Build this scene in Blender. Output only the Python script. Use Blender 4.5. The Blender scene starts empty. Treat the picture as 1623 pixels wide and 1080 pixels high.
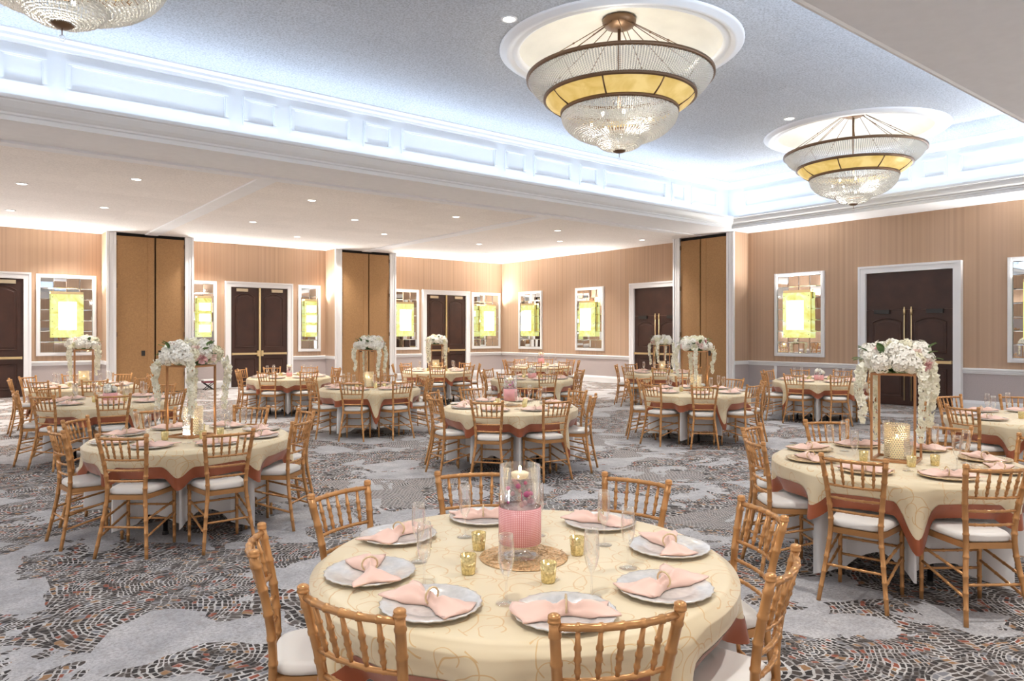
import bpy, math, random
from mathutils import Vector, Matrix
random.seed(7)
PI = math.pi
EXPO = 0.62
sc = bpy.context.scene
COL = sc.collection
cos, sin = math.cos, math.sin

# ------------------------------------------------------------------ mesh helpers
class MB:
    def __init__(s): s.v = []; s.f = []; s.mi = []; s.uv = None
    def quadgrid(s, rows, closed=False, flip=False):
        b = len(s.v); n = len(rows[0])
        for r in rows: s.v.extend(r)
        for i in range(len(rows) - 1):
            for j in range(n if closed else n - 1):
                k = (j + 1) % n
                q = (b + i*n + j, b + i*n + k, b + (i+1)*n + k, b + (i+1)*n + j)
                s.f.append(q[::-1] if flip else q)
        return b
    def box(s, x0, x1, y0, y1, z0, z1):
        if x0 > x1: x0, x1 = x1, x0
        if y0 > y1: y0, y1 = y1, y0
        if z0 > z1: z0, z1 = z1, z0
        b = len(s.v)
        s.v += [(x0,y0,z0),(x1,y0,z0),(x1,y1,z0),(x0,y1,z0),(x0,y0,z1),(x1,y0,z1),(x1,y1,z1),(x0,y1,z1)]
        for q in ((3,2,1,0),(4,5,6,7),(0,1,5,4),(1,2,6,5),(2,3,7,6),(3,0,4,7)): s.f.append(tuple(b+i for i in q))
    def poly(s, pts):
        b = len(s.v); s.v.extend(pts); s.f.append(tuple(range(b, b+len(pts))))
    def lathe(s, prof, n=24, cx=0, cy=0, z=0, capb=False, capt=False):
        rows = [[(cx + r*cos(2*PI*j/n), cy + r*sin(2*PI*j/n), z + h) for j in range(n)] for r, h in prof]
        b = s.quadgrid(rows, True)
        if capb: s.f.append(tuple(b + j for j in range(n))[::-1])
        if capt: m = b + (len(rows)-1)*n; s.f.append(tuple(m + j for j in range(n)))
    def tube(s, pts, rad, n=8, caps=True):
        pts = [Vector(p) for p in pts]
        if not hasattr(rad, '__len__'): rad = [rad]*len(pts)
        rows = []; up = None
        for i, p in enumerate(pts):
            t = (pts[min(i+1, len(pts)-1)] - pts[max(i-1, 0)])
            t = t.normalized() if t.length > 1e-9 else Vector((0,0,1))
            if up is None:
                up = Vector((1,0,0)) if abs(t.x) < .8 else Vector((0,1,0))
            a = (up - t*up.dot(t)).normalized(); b2 = t.cross(a); up = a
            rows.append([tuple(p + (a*cos(2*PI*j/n) + b2*sin(2*PI*j/n))*rad[i]) for j in range(n)])
        b = s.quadgrid(rows, True)
        if caps:
            s.f.append(tuple(b + j for j in range(n))[::-1]); m = b + (len(rows)-1)*n
            s.f.append(tuple(m + j for j in range(n)))
    def sphere(s, c, r, n=10, m=6, sx=1, sy=1, sz=1):
        prof = [(r*sin(PI*i/m), -r*cos(PI*i/m)) for i in range(m+1)]
        rows = [[(c[0]+sx*max(a, r*.01)*cos(2*PI*j/n), c[1]+sy*max(a, r*.01)*sin(2*PI*j/n), c[2]+sz*h) for j in range(n)] for a, h in prof]
        b = s.quadgrid(rows, True)
        s.f.append(tuple(b+j for j in range(n))[::-1]); k = b+m*n; s.f.append(tuple(k+j for j in range(n)))
    def octa(s, c, r, rz=None):
        x, y, z = c; rz = rz or r; b = len(s.v)
        s.v += [(x+r,y,z),(x,y+r,z),(x-r,y,z),(x,y-r,z),(x,y,z+rz),(x,y,z-rz)]
        for i in range(4):
            j = (i+1) % 4; s.f += [(b+i, b+j, b+4), (b+j, b+i, b+5)]
    def ext(s, prof, p0, p1, axis, sgn=1):
        """extrude a (out, z) profile along x or y from p0 to p1; out measured along the other axis"""
        pass
    def mesh(s, name, mat, smooth=True):
        me = bpy.data.meshes.new(name)
        me.from_pydata([tuple(v) for v in s.v], [], s.f)
        if smooth: me.polygons.foreach_set('use_smooth', [True]*len(me.polygons))
        if mat: me.materials.append(mat)
        if s.uv:
            l = me.uv_layers.new(name='UVMap')
            for i, lp in enumerate(me.loops): l.data[i].uv = s.uv[lp.vertex_index]
        me.update()
        return me

def link(name, me, parent=None, loc=None, rz=0, sharp=None):
    o = bpy.data.objects.new(name, me); COL.objects.link(o)
    if parent: o.parent = parent
    if loc: o.location = loc
    o.rotation_euler = (0, 0, rz)
    return o
def part(name, mb, mat, parent=None, smooth=True, loc=None, rz=0):
    return link(name, mb.mesh(name, mat, smooth), parent, loc, rz)
def autosmooth(o, ang=40):
    me = o.data
    me.polygons.foreach_set('use_smooth', [True]*len(me.polygons))
    me.set_sharp_from_angle(angle=math.radians(ang))
    return o
def tag(o, label=None, cat=None, group=None, kind=None):
    if label: o['label'] = label
    if cat: o['category'] = cat
    if group: o['group'] = group
    if kind: o['kind'] = kind
    return o
def empty(name, loc=(0,0,0), rz=0):
    o = bpy.data.objects.new(name, None); COL.objects.link(o)
    o.location = loc; o.rotation_euler = (0,0,rz); o.empty_display_size = .1
    return o
KIDS = {}
def copy_tree(o, parent=None):
    c = o.copy(); COL.objects.link(c)
    if parent: c.parent = parent
    for ch in list(o.children): copy_tree(ch, c)
    return c

# ------------------------------------------------------------------ materials
def newmat(name):
    m = bpy.data.materials.new(name); m.use_nodes = True
    nt = m.node_tree; nt.nodes.clear()
    out = nt.nodes.new('ShaderNodeOutputMaterial')
    return m, nt, out
class G:
    """tiny node builder"""
    def __init__(s, nt): s.nt = nt
    def n(s, typ, props=None, **ins):
        nd = s.nt.nodes.new('ShaderNode' + typ)
        for k, v in (props or {}).items(): setattr(nd, k, v)
        for k, v in ins.items():
            k = k.replace('_', ' ')
            sock = nd.inputs[int(k[1:])] if k[0] == 'i' and k[1:].isdigit() else nd.inputs[k]
            if isinstance(v, bpy.types.NodeSocket): s.nt.links.new(v, sock)
            else: sock.default_value = v
        return nd
    def math(s, op, a, b=0.0, c=0.0, clamp=False):
        return s.n('Math', {'operation': op, 'use_clamp': clamp}, i0=a, i1=b, i2=c).outputs[0]
    def vmath(s, op, a, b=(0,0,0)):
        nd = s.n('VectorMath', {'operation': op}, i0=a, i1=b)
        return nd.outputs['Value'] if op in ('LENGTH','DOT_PRODUCT','DISTANCE') else nd.outputs[0]
    def mix(s, f, a, b, bt='MIX'):
        nd = s.nt.nodes.new('ShaderNodeMix'); nd.data_type = 'RGBA'; nd.blend_type = bt
        for i, v in ((0, f), (6, a), (7, b)):
            if isinstance(v, bpy.types.NodeSocket): s.nt.links.new(v, nd.inputs[i])
            else: nd.inputs[i].default_value = v if i == 0 else (tuple(v) + (1,))[:4]
        return nd.outputs[2]
    def ramp(s, f, stops, interp='LINEAR'):
        nd = s.n('ValToRGB', None, Fac=f); cr = nd.color_ramp; cr.interpolation = interp
        while len(cr.elements) < len(stops): cr.elements.new(.5)
        for e, (p, c) in zip(cr.elements, stops):
            e.position = p; e.color = (tuple(c) + (1,))[:4] if hasattr(c, '__len__') else (c, c, c, 1)
        return nd.outputs[0]
    def bsdf(s, **ins): return s.n('BsdfPrincipled', None, **ins)
def c4(c): return (tuple(c) + (1,))[:4]
def basic(name, col, rough=.5, metal=0, spec=.5, var=0, vscale=6, bump=0, bscale=40, emit=None, estr=0, trans=0, coat=0, sheen=0):
    m, nt, out = newmat(name); g = G(nt)
    b = g.bsdf(Roughness=rough, Metallic=metal)
    b.inputs['Specular IOR Level'].default_value = spec
    b.inputs['Base Color'].default_value = c4(col)
    tc = g.n('TexCoord').outputs['Object']
    if var:
        nz = g.n('TexNoise', None, Vector=tc, Scale=vscale, Detail=4.0).outputs['Fac']
        lo = tuple(max(0, x*(1-var)) for x in col[:3]); hi = tuple(min(1, x*(1+var)) for x in col[:3])
        nt.links.new(g.ramp(nz, [(.3, lo), (.7, hi)]), b.inputs['Base Color'])
    if bump:
        nz = g.n('TexNoise', None, Vector=tc, Scale=bscale, Detail=3.0).outputs['Fac']
        nt.links.new(g.n('Bump', None, Strength=bump, Height=nz).outputs[0], b.inputs['Normal'])
    if emit:
        b.inputs['Emission Color'].default_value = c4(emit); b.inputs['Emission Strength'].default_value = estr
    if trans: b.inputs['Transmission Weight'].default_value = trans
    if coat: b.inputs['Coat Weight'].default_value = coat
    if sheen: b.inputs['Sheen Weight'].default_value = sheen
    nt.links.new(b.outputs[0], out.inputs[0])
    return m
def mat_wall(lower=None, base=(.475,.32,.212)):
    m, nt, out = newmat('striped_wallpaper'); g = G(nt)
    sep = g.n('SeparateXYZ', None, Vector=g.n('TexCoord').outputs['Object'])
    s = g.math('ADD', sep.outputs[0], sep.outputs[1])
    n1 = g.n('TexNoise', {'noise_dimensions': '1D'}, W=s, Scale=14.0, Detail=2.0).outputs['Fac']
    n2 = g.n('TexNoise', {'noise_dimensions': '1D'}, W=s, Scale=1.1, Detail=1.0).outputs['Fac']
    col = g.ramp(n1, [(.3, tuple(x*.88 for x in base)), (.5, base), (.72, tuple(min(1, x*1.09) for x in base))])
    col = g.mix(g.math('MULTIPLY', n2, .3), col, (.62,.45,.36))
    if lower:
        z = g.math('LESS_THAN', sep.outputs[2], .84)
        tw = g.n('TexNoise', None, Vector=g.n('TexCoord').outputs['Object'], Scale=60.0, Detail=2.0).outputs['Fac']
        col = g.mix(z, col, g.ramp(tw, [(.3, tuple(x*.93 for x in lower)), (.7, tuple(x*1.05 for x in lower))]))
    b = g.bsdf(Base_Color=col, Roughness=.65)
    b.inputs['Specular IOR Level'].default_value = .25
    nt.links.new(b.outputs[0], out.inputs[0]); return m
def mat_glass(name='clear_glass', tint=(1,1,1), gl=.05):
    m, nt, out = newmat(name); g = G(nt)
    tr = g.n('BsdfTransparent', None, Color=c4(tint)); gs = g.n('BsdfGlossy', None, Roughness=.03, Color=(1,1,1,1))
    lw = g.n('LayerWeight', None, Blend=.35)
    f = g.math('ADD', g.math('MULTIPLY', lw.outputs['Facing'], .6), gl, clamp=True)
    mx = g.n('MixShader', None, Fac=f, i1=tr.outputs[0], i2=gs.outputs[0])
    nt.links.new(mx.outputs[0], out.inputs[0]); return m
def mat_crystal(name, col=(.95,.95,.92), e=0.0):
    m, nt, out = newmat(name); g = G(nt)
    tl = g.n('BsdfTranslucent', None, Color=c4(col)); gs = g.n('BsdfGlossy', None, Roughness=.08, Color=(1,1,1,1))
    df = g.n('BsdfDiffuse', None, Color=c4(col)); tr = g.n('BsdfTransparent', None, Color=(1,1,1,1))
    a = g.n('MixShader', None, Fac=.5, i1=tl.outputs[0], i2=df.outputs[0])
    b = g.n('MixShader', None, Fac=.38, i1=a.outputs[0], i2=gs.outputs[0])
    c = g.n('MixShader', None, Fac=.05, i1=b.outputs[0], i2=tr.outputs[0])
    nt.links.new(c.outputs[0], out.inputs[0]); return m
def mat_translucent(name, col, col2=None, e=0, scale=3, mixf=.5):
    m, nt, out = newmat(name); g = G(nt)
    nz = g.n('TexNoise', None, Vector=g.n('TexCoord').outputs['Object'], Scale=float(scale), Detail=5.0, Distortion=1.2).outputs['Fac']
    c = g.ramp(nz, [(.35, col), (.65, col2 or col)])
    tl = g.n('BsdfTranslucent', None, Color=c); df = g.n('BsdfPrincipled', None, Base_Color=c, Roughness=.35)
    mx = g.n('MixShader', None, Fac=mixf, i1=df.outputs[0], i2=tl.outputs[0]); res = mx
    if e:
        em = g.n('Emission', None, Color=c, Strength=float(e)); res = g.n('AddShader', None, i0=mx.outputs[0], i1=em.outputs[0])
    nt.links.new(res.outputs[0], out.inputs[0]); return m
def mat_emit(name, col, s):
    m, nt, out = newmat(name); g = G(nt)
    e = g.n('Emission', None, Color=c4(col), Strength=float(s)); nt.links.new(e.outputs[0], out.inputs[0]); return m
def mat_carpet():
    m, nt, out = newmat('mosaic_carpet'); g = G(nt)
    P0 = g.n('TexCoord').outputs['Object']
    wob = g.n('TexNoise', None, Vector=P0, Scale=1.6, Detail=2.0).outputs['Color']
    P = g.vmath('ADD', P0, g.vmath('MULTIPLY', g.vmath('SUBTRACT', wob, (.5,.5,.5)), (.22,.22,0)))
    fine = g.n('TexNoise', None, Vector=P0, Scale=55.0, Detail=4.0, Roughness=.75).outputs['Fac']
    med = g.n('TexNoise', None, Vector=P0, Scale=3.2, Detail=5.0, Roughness=.65).outputs['Fac']
    # fan mosaics: rings of bricks about scattered centres
    vo = g.n('TexVoronoi', {'voronoi_dimensions': '2D'}, Vector=P, Scale=1.25, Randomness=1.0)
    w2 = g.n('TexNoise', None, Vector=P0, Scale=6.5, Detail=3.0).outputs['Color']
    d = g.vmath('ADD', g.vmath('SUBTRACT', P, vo.outputs['Position']), g.vmath('MULTIPLY', g.vmath('SUBTRACT', w2, (.5,.5,.5)), (.09,.09,0)))
    sp = g.n('SeparateXYZ', None, Vector=d)
    r = g.math('SQRT', g.math('ADD', g.math('MULTIPLY', sp.outputs[0], sp.outputs[0]), g.math('MULTIPLY', sp.outputs[1], sp.outputs[1])))
    th = g.math('DIVIDE', g.math('ARCTAN2', sp.outputs[1], sp.outputs[0]), 2*PI)
    q = g.math('MULTIPLY', r, g.math('ADD', 22.0, g.math('MULTIPLY', g.n('SeparateColor', None, Color=vo.outputs['Color']).outputs[2], 20.0))); idx = g.math('FLOOR', q); fr = g.math('FRACT', q)
    cnt = g.math('ADD', g.math('MULTIPLY', idx, 4.0), 5.0)
    bq = g.math('ADD', g.math('MULTIPLY', th, cnt), g.math('MULTIPLY', idx, .37)); bfr = g.math('FRACT', bq); bidx = g.math('FLOOR', bq)
    ringline = g.math('LESS_THAN', fr, .30); brickline = g.math('LESS_THAN', bfr, .17)
    line = g.math('MAXIMUM', ringline, brickline)
    wn = g.n('TexWhiteNoise', {'noise_dimensions': '2D'}, Vector=g.n('CombineXYZ', None, X=idx, Y=bidx).outputs[0]).outputs['Value']
    dark = g.ramp(wn, [(0, (.022,.017,.015)), (.36, (.055,.042,.035)), (.64, (.105,.086,.075)), (.80, (.19,.19,.205)), (.86, (.27,.07,.035)), (.93, (.30,.16,.07)), (1, (.24,.21,.17))], 'CONSTANT')
    lc = g.ramp(med, [(.35, (.38,.35,.33)), (.6, (.62,.60,.58))])
    lbreak = g.math('MULTIPLY', line, g.ramp(g.n('TexNoise', None, Vector=P0, Scale=9.0, Detail=2.0).outputs['Fac'], [(.36, 0.15), (.52, 1.0)]))
    mosaic = g.mix(lbreak, dark, lc)
    # straight planks in some cells
    ang = g.math('MULTIPLY', g.n('SeparateColor', None, Color=vo.outputs['Color']).outputs[0], 6.28)
    ca, sa = g.math('COSINE', ang), g.math('SINE', ang)
    sp0 = g.n('SeparateXYZ', None, Vector=P)
    uu = g.math('ADD', g.math('MULTIPLY', sp0.outputs[0], ca), g.math('MULTIPLY', sp0.outputs[1], sa))
    vv = g.math('SUBTRACT', g.math('MULTIPLY', sp0.outputs[1], ca), g.math('MULTIPLY', sp0.outputs[0], sa))
    br = g.n('TexBrick', None, Vector=g.n('CombineXYZ', None, X=uu, Y=vv).outputs[0], Color1=(.05,.043,.042,1), Color2=(.20,.15,.135,1), Mortar=(.50,.48,.46,1), Scale=15.0, Mortar_Size=.06, Brick_Width=.75, Row_Height=.36)
    selp = g.math('GREATER_THAN', g.n('SeparateColor', None, Color=vo.outputs['Color']).outputs[1], .86)
    mosaic = g.mix(selp, mosaic, br.outputs['Color'])
    # pale stone patches with crisp edges
    P2 = g.vmath('ADD', P0, (31.7, 12.3, 0))
    vo2 = g.n('TexVoronoi', {'voronoi_dimensions': '2D'}, Vector=g.vmath('ADD', P2, g.vmath('MULTIPLY', wob, (.5,.5,0))), Scale=1.7, Randomness=1.0)
    cc = g.n('SeparateColor', None, Color=vo2.outputs['Color']).outputs[0]
    nzp = g.n('TexNoise', None, Vector=P2, Scale=1.15, Detail=5.0, Roughness=.6, Distortion=.6).outputs['Fac']
    pm = g.math('GREATER_THAN', g.math('ADD', g.math('MULTIPLY', cc, .35), nzp), .725)
    stone = g.ramp(med, [(.3, (.38,.375,.385)), (.5, (.52,.51,.52)), (.7, (.64,.625,.62))])
    stone = g.mix(g.math('MULTIPLY', g.ramp(fine, [(.42, 0.0), (.66, 1.0)]), .7), stone, (.20,.19,.19))
    st2 = g.n('TexNoise', None, Vector=P2, Scale=16.0, Detail=6.0, Roughness=.75).outputs['Fac']
    stone = g.mix(g.math('MULTIPLY', g.ramp(st2, [(.5, 0.0), (.72, 1.0)]), .65), stone, (.27,.24,.22))
    col = g.mix(pm, mosaic, stone)
    col = g.mix(.10, col, g.ramp(fine, [(.3, (.10,.09,.09)), (.7, (.5,.48,.48))]))
    b = g.bsdf(Base_Color=col, Roughness=.95); b.inputs['Specular IOR Level'].default_value = .1
    bp = g.n('Bump', None, Strength=.25, Distance=.01, Height=fine)
    nt.links.new(bp.outputs[0], b.inputs['Normal'])
    nt.links.new(b.outputs[0], out.inputs[0]); return m
def mat_organza():
    m, nt, out = newmat('embroidered_organza'); g = G(nt)
    uv = g.n('TexCoord').outputs['UV']
    wob = g.n('TexNoise', None, Vector=uv, Scale=5.0, Detail=2.0).outputs['Color']
    P = g.vmath('ADD', uv, g.vmath('MULTIPLY', g.vmath('SUBTRACT', wob, (.5,.5,.5)), (.10,.10,0)))
    tot = None
    for sc_, r0, w, off in ((5.2, .062, .0024, 0), (7.5, .036, .0021, 5.3), (3.4, .11, .0026, 9.1)):
        v = g.n('TexVoronoi', {'voronoi_dimensions': '2D'}, Vector=g.vmath('ADD', P, (off, off*.7, 0)), Scale=sc_, Randomness=.9)
        d = g.vmath('SUBTRACT', g.vmath('ADD', P, (off, off*.7, 0)), v.outputs['Position'])
        s = g.n('SeparateXYZ', None, Vector=d)
        r = g.math('SQRT', g.math('ADD', g.math('MULTIPLY', s.outputs[0], s.outputs[0]), g.math('MULTIPLY', s.outputs[1], s.outputs[1])))
        th = g.math('ARCTAN2', s.outputs[1], s.outputs[0])
        rr = g.math('SUBTRACT', r, g.math('MULTIPLY', th, r0*.13))     # spiral
        ln = g.math('LESS_THAN', g.math('ABSOLUTE', g.math('SUBTRACT', rr, r0)), w)
        gap = g.math('GREATER_THAN', th, -1.9)
        ln = g.math('MULTIPLY', ln, gap)
        tot = ln if tot is None else g.math('MAXIMUM', tot, ln)
    weave = g.n('TexNoise', None, Vector=uv, Scale=2.2, Detail=3.0).outputs['Fac']
    base = g.ramp(weave, [(.3, (.74,.61,.39)), (.7, (.84,.73,.51))])
    col = g.mix(g.math('MULTIPLY', tot, .7), base, (.68,.42,.15))
    b = g.bsdf(Base_Color=col, Roughness=.45); b.inputs['Sheen Weight'].default_value = .3
    b.inputs['Specular IOR Level'].default_value = .35
    nt.links.new(g.n('Bump', None, Strength=.3, Distance=.003, Height=tot).outputs[0], b.inputs['Normal'])
    nt.links.new(b.outputs[0], out.inputs[0]); return m
def mat_ceiling_tile(name, col, seam, ts=1.2, speck=.35):
    m, nt, out = newmat(name); g = G(nt)
    tc = g.n('TexCoord').outputs['Object']
    f = g.n('TexNoise', None, Vector=tc, Scale=38.0, Detail=5.0, Roughness=.8).outputs['Fac']
    lo = tuple(x*(1-speck) for x in col); c = g.ramp(f, [(.38, lo), (.55, col), (.75, tuple(min(1,x*1.08) for x in col))])
    br = g.n('TexBrick', {'offset': .5}, Vector=tc, Color1=(1,1,1,1), Color2=(.95,.95,.95,1), Mortar=(seam,seam,seam,1), Scale=1.0, Mortar_Size=.006, Brick_Width=ts, Row_Height=ts*.5)
    c = g.mix(1.0, c, br.outputs['Color'], 'MULTIPLY')
    b = g.bsdf(Base_Color=c, Roughness=.9); b.inputs['Specular IOR Level'].default_value = .1
    nt.links.new(b.outputs[0], out.inputs[0]); return m
def mat_onyx(s):
    m, nt, out = newmat('backlit_onyx'); g = G(nt)
    nz = g.n('TexNoise', None, Vector=g.n('TexCoord').outputs['Object'], Scale=3.0, Detail=6.0, Distortion=1.6).outputs['Fac']
    c = g.ramp(nz, [(.3, (.72,.62,.13)), (.45, (.80,.80,.28)), (.6, (.80,.86,.40)), (.75, (.88,.95,.7))])
    e = g.n('Emission', None, Color=c, Strength=float(s)); nt.links.new(e.outputs[0], out.inputs[0]); return m
def mat_crystalbox(s):
    m, nt, out = newmat('lit_crystal_rods'); g = G(nt)
    tc = g.n('TexCoord').outputs['Object']
    mp = g.n('Mapping', None, Vector=tc); mp.inputs['Scale'].default_value = (20, 20, 3.2)
    nz = g.n('TexNoise', None, Vector=mp.outputs[0], Scale=1.0, Detail=3.0).outputs['Fac']
    c = g.ramp(nz, [(.3, (.55,.6,.42)), (.48, (1,1,.9)), (.7, (1,1,1))])
    e = g.n('Emission', None, Color=c, Strength=float(s)); nt.links.new(e.outputs[0], out.inputs[0]); return m
def mat_sleeve():
    m, nt, out = newmat('pink_beaded_sleeve'); g = G(nt)
    sp = g.n('SeparateXYZ', None, Vector=g.n('TexCoord').outputs['Object'])
    th = g.math('ARCTAN2', sp.outputs[1], sp.outputs[0])
    a = g.math('SUBTRACT', g.math('FRACT', g.math('MULTIPLY', th, 72/(2*PI))), .5); b_ = g.math('SUBTRACT', g.math('FRACT', g.math('MULTIPLY', sp.outputs[2], 145.0)), .5)
    r = g.math('SQRT', g.math('ADD', g.math('MULTIPLY', a, a), g.math('MULTIPLY', b_, b_)))
    dot = g.math('LESS_THAN', r, .33)
    col = g.mix(dot, (.70,.27,.28), (.92,.58,.57))
    b = g.bsdf(Base_Color=col, Roughness=.22)
    nt.links.new(g.n('Bump', None, Strength=.6, Distance=.003, Height=g.math('SUBTRACT', .5, r)).outputs[0], b.inputs['Normal'])
    nt.links.new(b.outputs[0], out.inputs[0]); return m

M = {}
M['wall'] = mat_wall(lower=(.50,.44,.43))
M['carpet'] = mat_carpet()
M['trim'] = basic('white_paint', (.86,.86,.87), .4)
M['fascia'] = basic('fascia_paint', (.80,.82,.84), .5)
M['cornice'] = basic('cornice_paint', (.84,.86,.88), .45)
M['ceil_tray'] = mat_ceiling_tile('grey_acoustic_tile', (.64,.67,.72), .90, 1.25)
M['ceil_low'] = mat_ceiling_tile('cream_textured_plaster', (.92,.89,.87), .96, 1.25, .13)
M['soffit'] = basic('smooth_soffit', (.85,.865,.90), .7, var=.02)
M['gold'] = basic('gold_chair_paint', (.57,.295,.115), .30, .5, var=.12, vscale=9)
M['cushion'] = basic('ivory_cushion', (.80,.77,.72), .6, bump=.05, bscale=60)
M['white_cloth'] = basic('white_linen', (.82,.81,.80), .8, bump=.06, bscale=180)
M['organza'] = mat_organza()
M['copper'] = basic('copper_satin', (.34,.09,.034), .33, .15, var=.15, vscale=5, sheen=.2)
M['dark_metal'] = basic('dark_metal', (.03,.03,.03), .5, .5)
M['plywood'] = basic('table_plywood', (.35,.24,.14), .6)
M['charger'] = basic('pearl_silver_plate', (.74,.715,.68), .2, .32, var=.10, vscale=45, bump=.15, bscale=60)
M['chargergold'] = basic('gold_rim_plate', (.72,.56,.34), .25, .6, var=.10, vscale=45)
M['napkin'] = basic('blush_napkin', (.86,.59,.49), .75, var=.04, sheen=.2)
M['ring'] = basic('beaded_gold_ring', (.78,.62,.38), .3, .7, bump=.4, bscale=300)
M['glass'] = mat_glass()
M['mirror'] = basic('mirror_silver', (.82,.83,.82), .015, 1.0)
M['mercury'] = basic('gold_mercury_glass', (.62,.50,.24), .16, .5, var=.45, vscale=120, emit=(.9,.7,.25), estr=.05)
M['wax'] = basic('ivory_wax', (.85,.78,.62), .5, emit=(1,.75,.35), estr=.35)
M['flame'] = mat_emit('flame', (1,.72,.3), 12)
M['placemat'] = basic('gold_woven_mat', (.70,.46,.24), .4, .4, var=.35, vscale=120, bump=1.0, bscale=150)
M['sleeve'] = mat_sleeve()
M['pearl'] = basic('pink_pearl', (.88,.55,.58), .18, coat=.5)
M['hotpink'] = basic('magenta_petal', (.75,.08,.33), .4)
M['copperframe'] = basic('rose_gold_metal', (.48,.25,.12), .35, .6)
M['petal_white'] = basic('white_petal', (.92,.89,.80), .7, var=.06, vscale=25)
M['petal_cream'] = basic('cream_petal', (.84,.80,.60), .7, var=.08, vscale=25)
M['petal_pink'] = basic('dusty_pink_petal', (.74,.44,.42), .7, var=.15, vscale=25)
M['petal_blush'] = basic('blush_petal', (.86,.68,.60), .7, var=.10, vscale=25)
M['leaf'] = basic('green_leaf', (.10,.19,.055), .55, var=.3, vscale=20)
M['orchid'] = basic('ivory_orchid', (.92,.90,.76), .65, var=.06, vscale=30)
M['bead_candle'] = mat_crystal('crystal_candle_shade', (.95,.86,.68))
M['gel'] = basic('pale_pink_gel_beads', (.88,.66,.66), .2, var=.2, vscale=120, bump=.6, bscale=140)
M['door'] = basic('dark_walnut', (.042,.015,.009), .42, var=.25, vscale=3)
M['fabric_panel'] = basic('tan_fabric_panel', (.38,.215,.095), .85, var=.10, vscale=30, bump=.2, bscale=120)
M['black'] = basic('black_gap', (.01,.008,.007), .9)
M['brass'] = basic('brass', (.70,.55,.30), .3, .8)
M['closer'] = basic('brass_closer', (.62,.52,.36), .4, .6)
M['bronze'] = basic('aged_bronze', (.20,.12,.07), .4, .7)
M['crystal'] = mat_crystal('crystal_beads')
M['amber'] = mat_translucent('amber_mica', (.60,.42,.12), (.76,.60,.26), e=.10, scale=2.5)
M['dome'] = basic('gilded_dome', (.84,.82,.76), .6, var=.06, vscale=2)
M['lens'] = mat_emit('lamp_lens', (1,.93,.82), 9)
M['bulb'] = mat_emit('candle_bulb', (1,.86,.62), 14)
M['onyx'] = mat_onyx(.8)
M['lightbox'] = mat_crystalbox(1.5)
M['maroon'] = basic('maroon_strap', (.22,.02,.04), .6)
M['blackplastic'] = basic('black_plastic', (.02,.02,.02), .4)

# ------------------------------------------------------------------ frame of the room
XW, YW, HL = 17.0, 22.2, 4.33          # right wall, back wall, low ceiling
XL, YF = -9.0, -9.0
HT = 5.60                              # tray ceiling
TX0, TX1, TY0, TY1 = -7.8, 15.9, 3.1, 11.0
def structure(name, mb, mat, label, smooth=False, cat=None):
    o = part(name, mb, mat, None, smooth); tag(o, label, cat or name.split('_')[0], None, 'structure'); return o
m = MB(); m.box(XL, XW, YF, YW, -.15, 0); structure('floor', m, M['carpet'], 'grey and brown mosaic patterned carpet across the whole ballroom', cat='floor')
m = MB(); m.box(XL, XW+.2, YW, YW+.2, 0, HL); structure('wall_back', m, M['wall'], 'tan striped wall holding three pairs of brown doors and two partition pockets')
m = MB(); m.box(XW, XW+.2, YF, YW, 0, HL); structure('wall_right', m, M['wall'], 'tan striped wall with the mirrors and dark doorways on the right')
m = MB(); m.box(XL-.2, XL, YF, YW+.2, 0, HL); structure('wall_left', m, M['wall'], 'tan striped wall out of view on the left')
m = MB(); m.box(XL-.2, XW+.2, YF-.2, YF, 0, HL); structure('wall_front', m, M['wall'], 'tan striped wall behind the camera')
m = MB()
m.box(XL-.2, XW+.2, TY1+1.22, YW+.2, HL, HL+.1)
structure('ceiling', m, M['ceil_low'], 'low cream textured ceiling with rows of downlights over the back of the room', cat='ceiling')
m = MB()
m.box(XL-.2, XW+.2, YF-.2, TY0, HL, HL+.1); m.box(TX1, XW+.2, TY0, TY1, HL, HL+.1); m.box(XL-.2, TX0, TY0, TY1, HL, HL+.1)
m.box(XL-.2, XW+.2, TY1, TY1+1.22, HL, HL+.1)
structure('ceiling_soffit', m, M['soffit'], 'smooth low soffit running around the raised tray ceiling', cat='ceiling')
# tray ceiling with round holes for the chandelier domes
CH = [(14.1, 6.95), (7.4, 6.95), (.75, 6.95), (-5.9, 6.95)]
RIN = 1.42
FX0, FX1, FY0, FY1 = TX0-.4, TX1+.4, TY0-.4, TY1+.38
m = MB(); m2 = MB()
hs = 1.9
xs = [FX0]
for cx, cy in sorted(CH): xs += [cx-hs, cx+hs]
xs.append(FX1)
def rect(mm, x0, x1, y0, y1, z): mm.poly([(x0,y0,z),(x0,y1,z),(x1,y1,z),(x1,y0,z)])
xs[-1] = max(xs[-1], xs[-2])
for i in range(0, len(xs)-1, 2): rect(m, xs[i], xs[i+1], FY0, FY1, HT)
for cx, cy in CH:
    rect(m, cx-hs, cx+hs, FY0, cy-hs, HT); rect(m, cx-hs, cx+hs, cy+hs, FY1, HT)
    n = 64; a = []; b = []
    for j in range(n):
        t = 2*PI*(j+.5)/n; k = hs/max(abs(cos(t)), abs(sin(t)))
        a.append((cx+RIN*cos(t), cy+RIN*sin(t), HT)); b.append((cx+k*cos(t), cy+k*sin(t), HT))
    # square corners
    m.quadgrid([a, b], True)
    for sx in (-1,1):
        for sy in (-1,1):
            best = sorted(range(n), key=lambda j: (b[j][0]-cx-sx*hs)**2+(b[j][1]-cy-sy*hs)**2)[:2]
            m.poly([b[best[0]], (cx+sx*hs, cy+sy*hs, HT), b[best[1]]])
structure('ceiling_tray', m, M['ceil_tray'], 'raised grey acoustic tray ceiling carrying the chandeliers', cat='ceiling')
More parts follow.
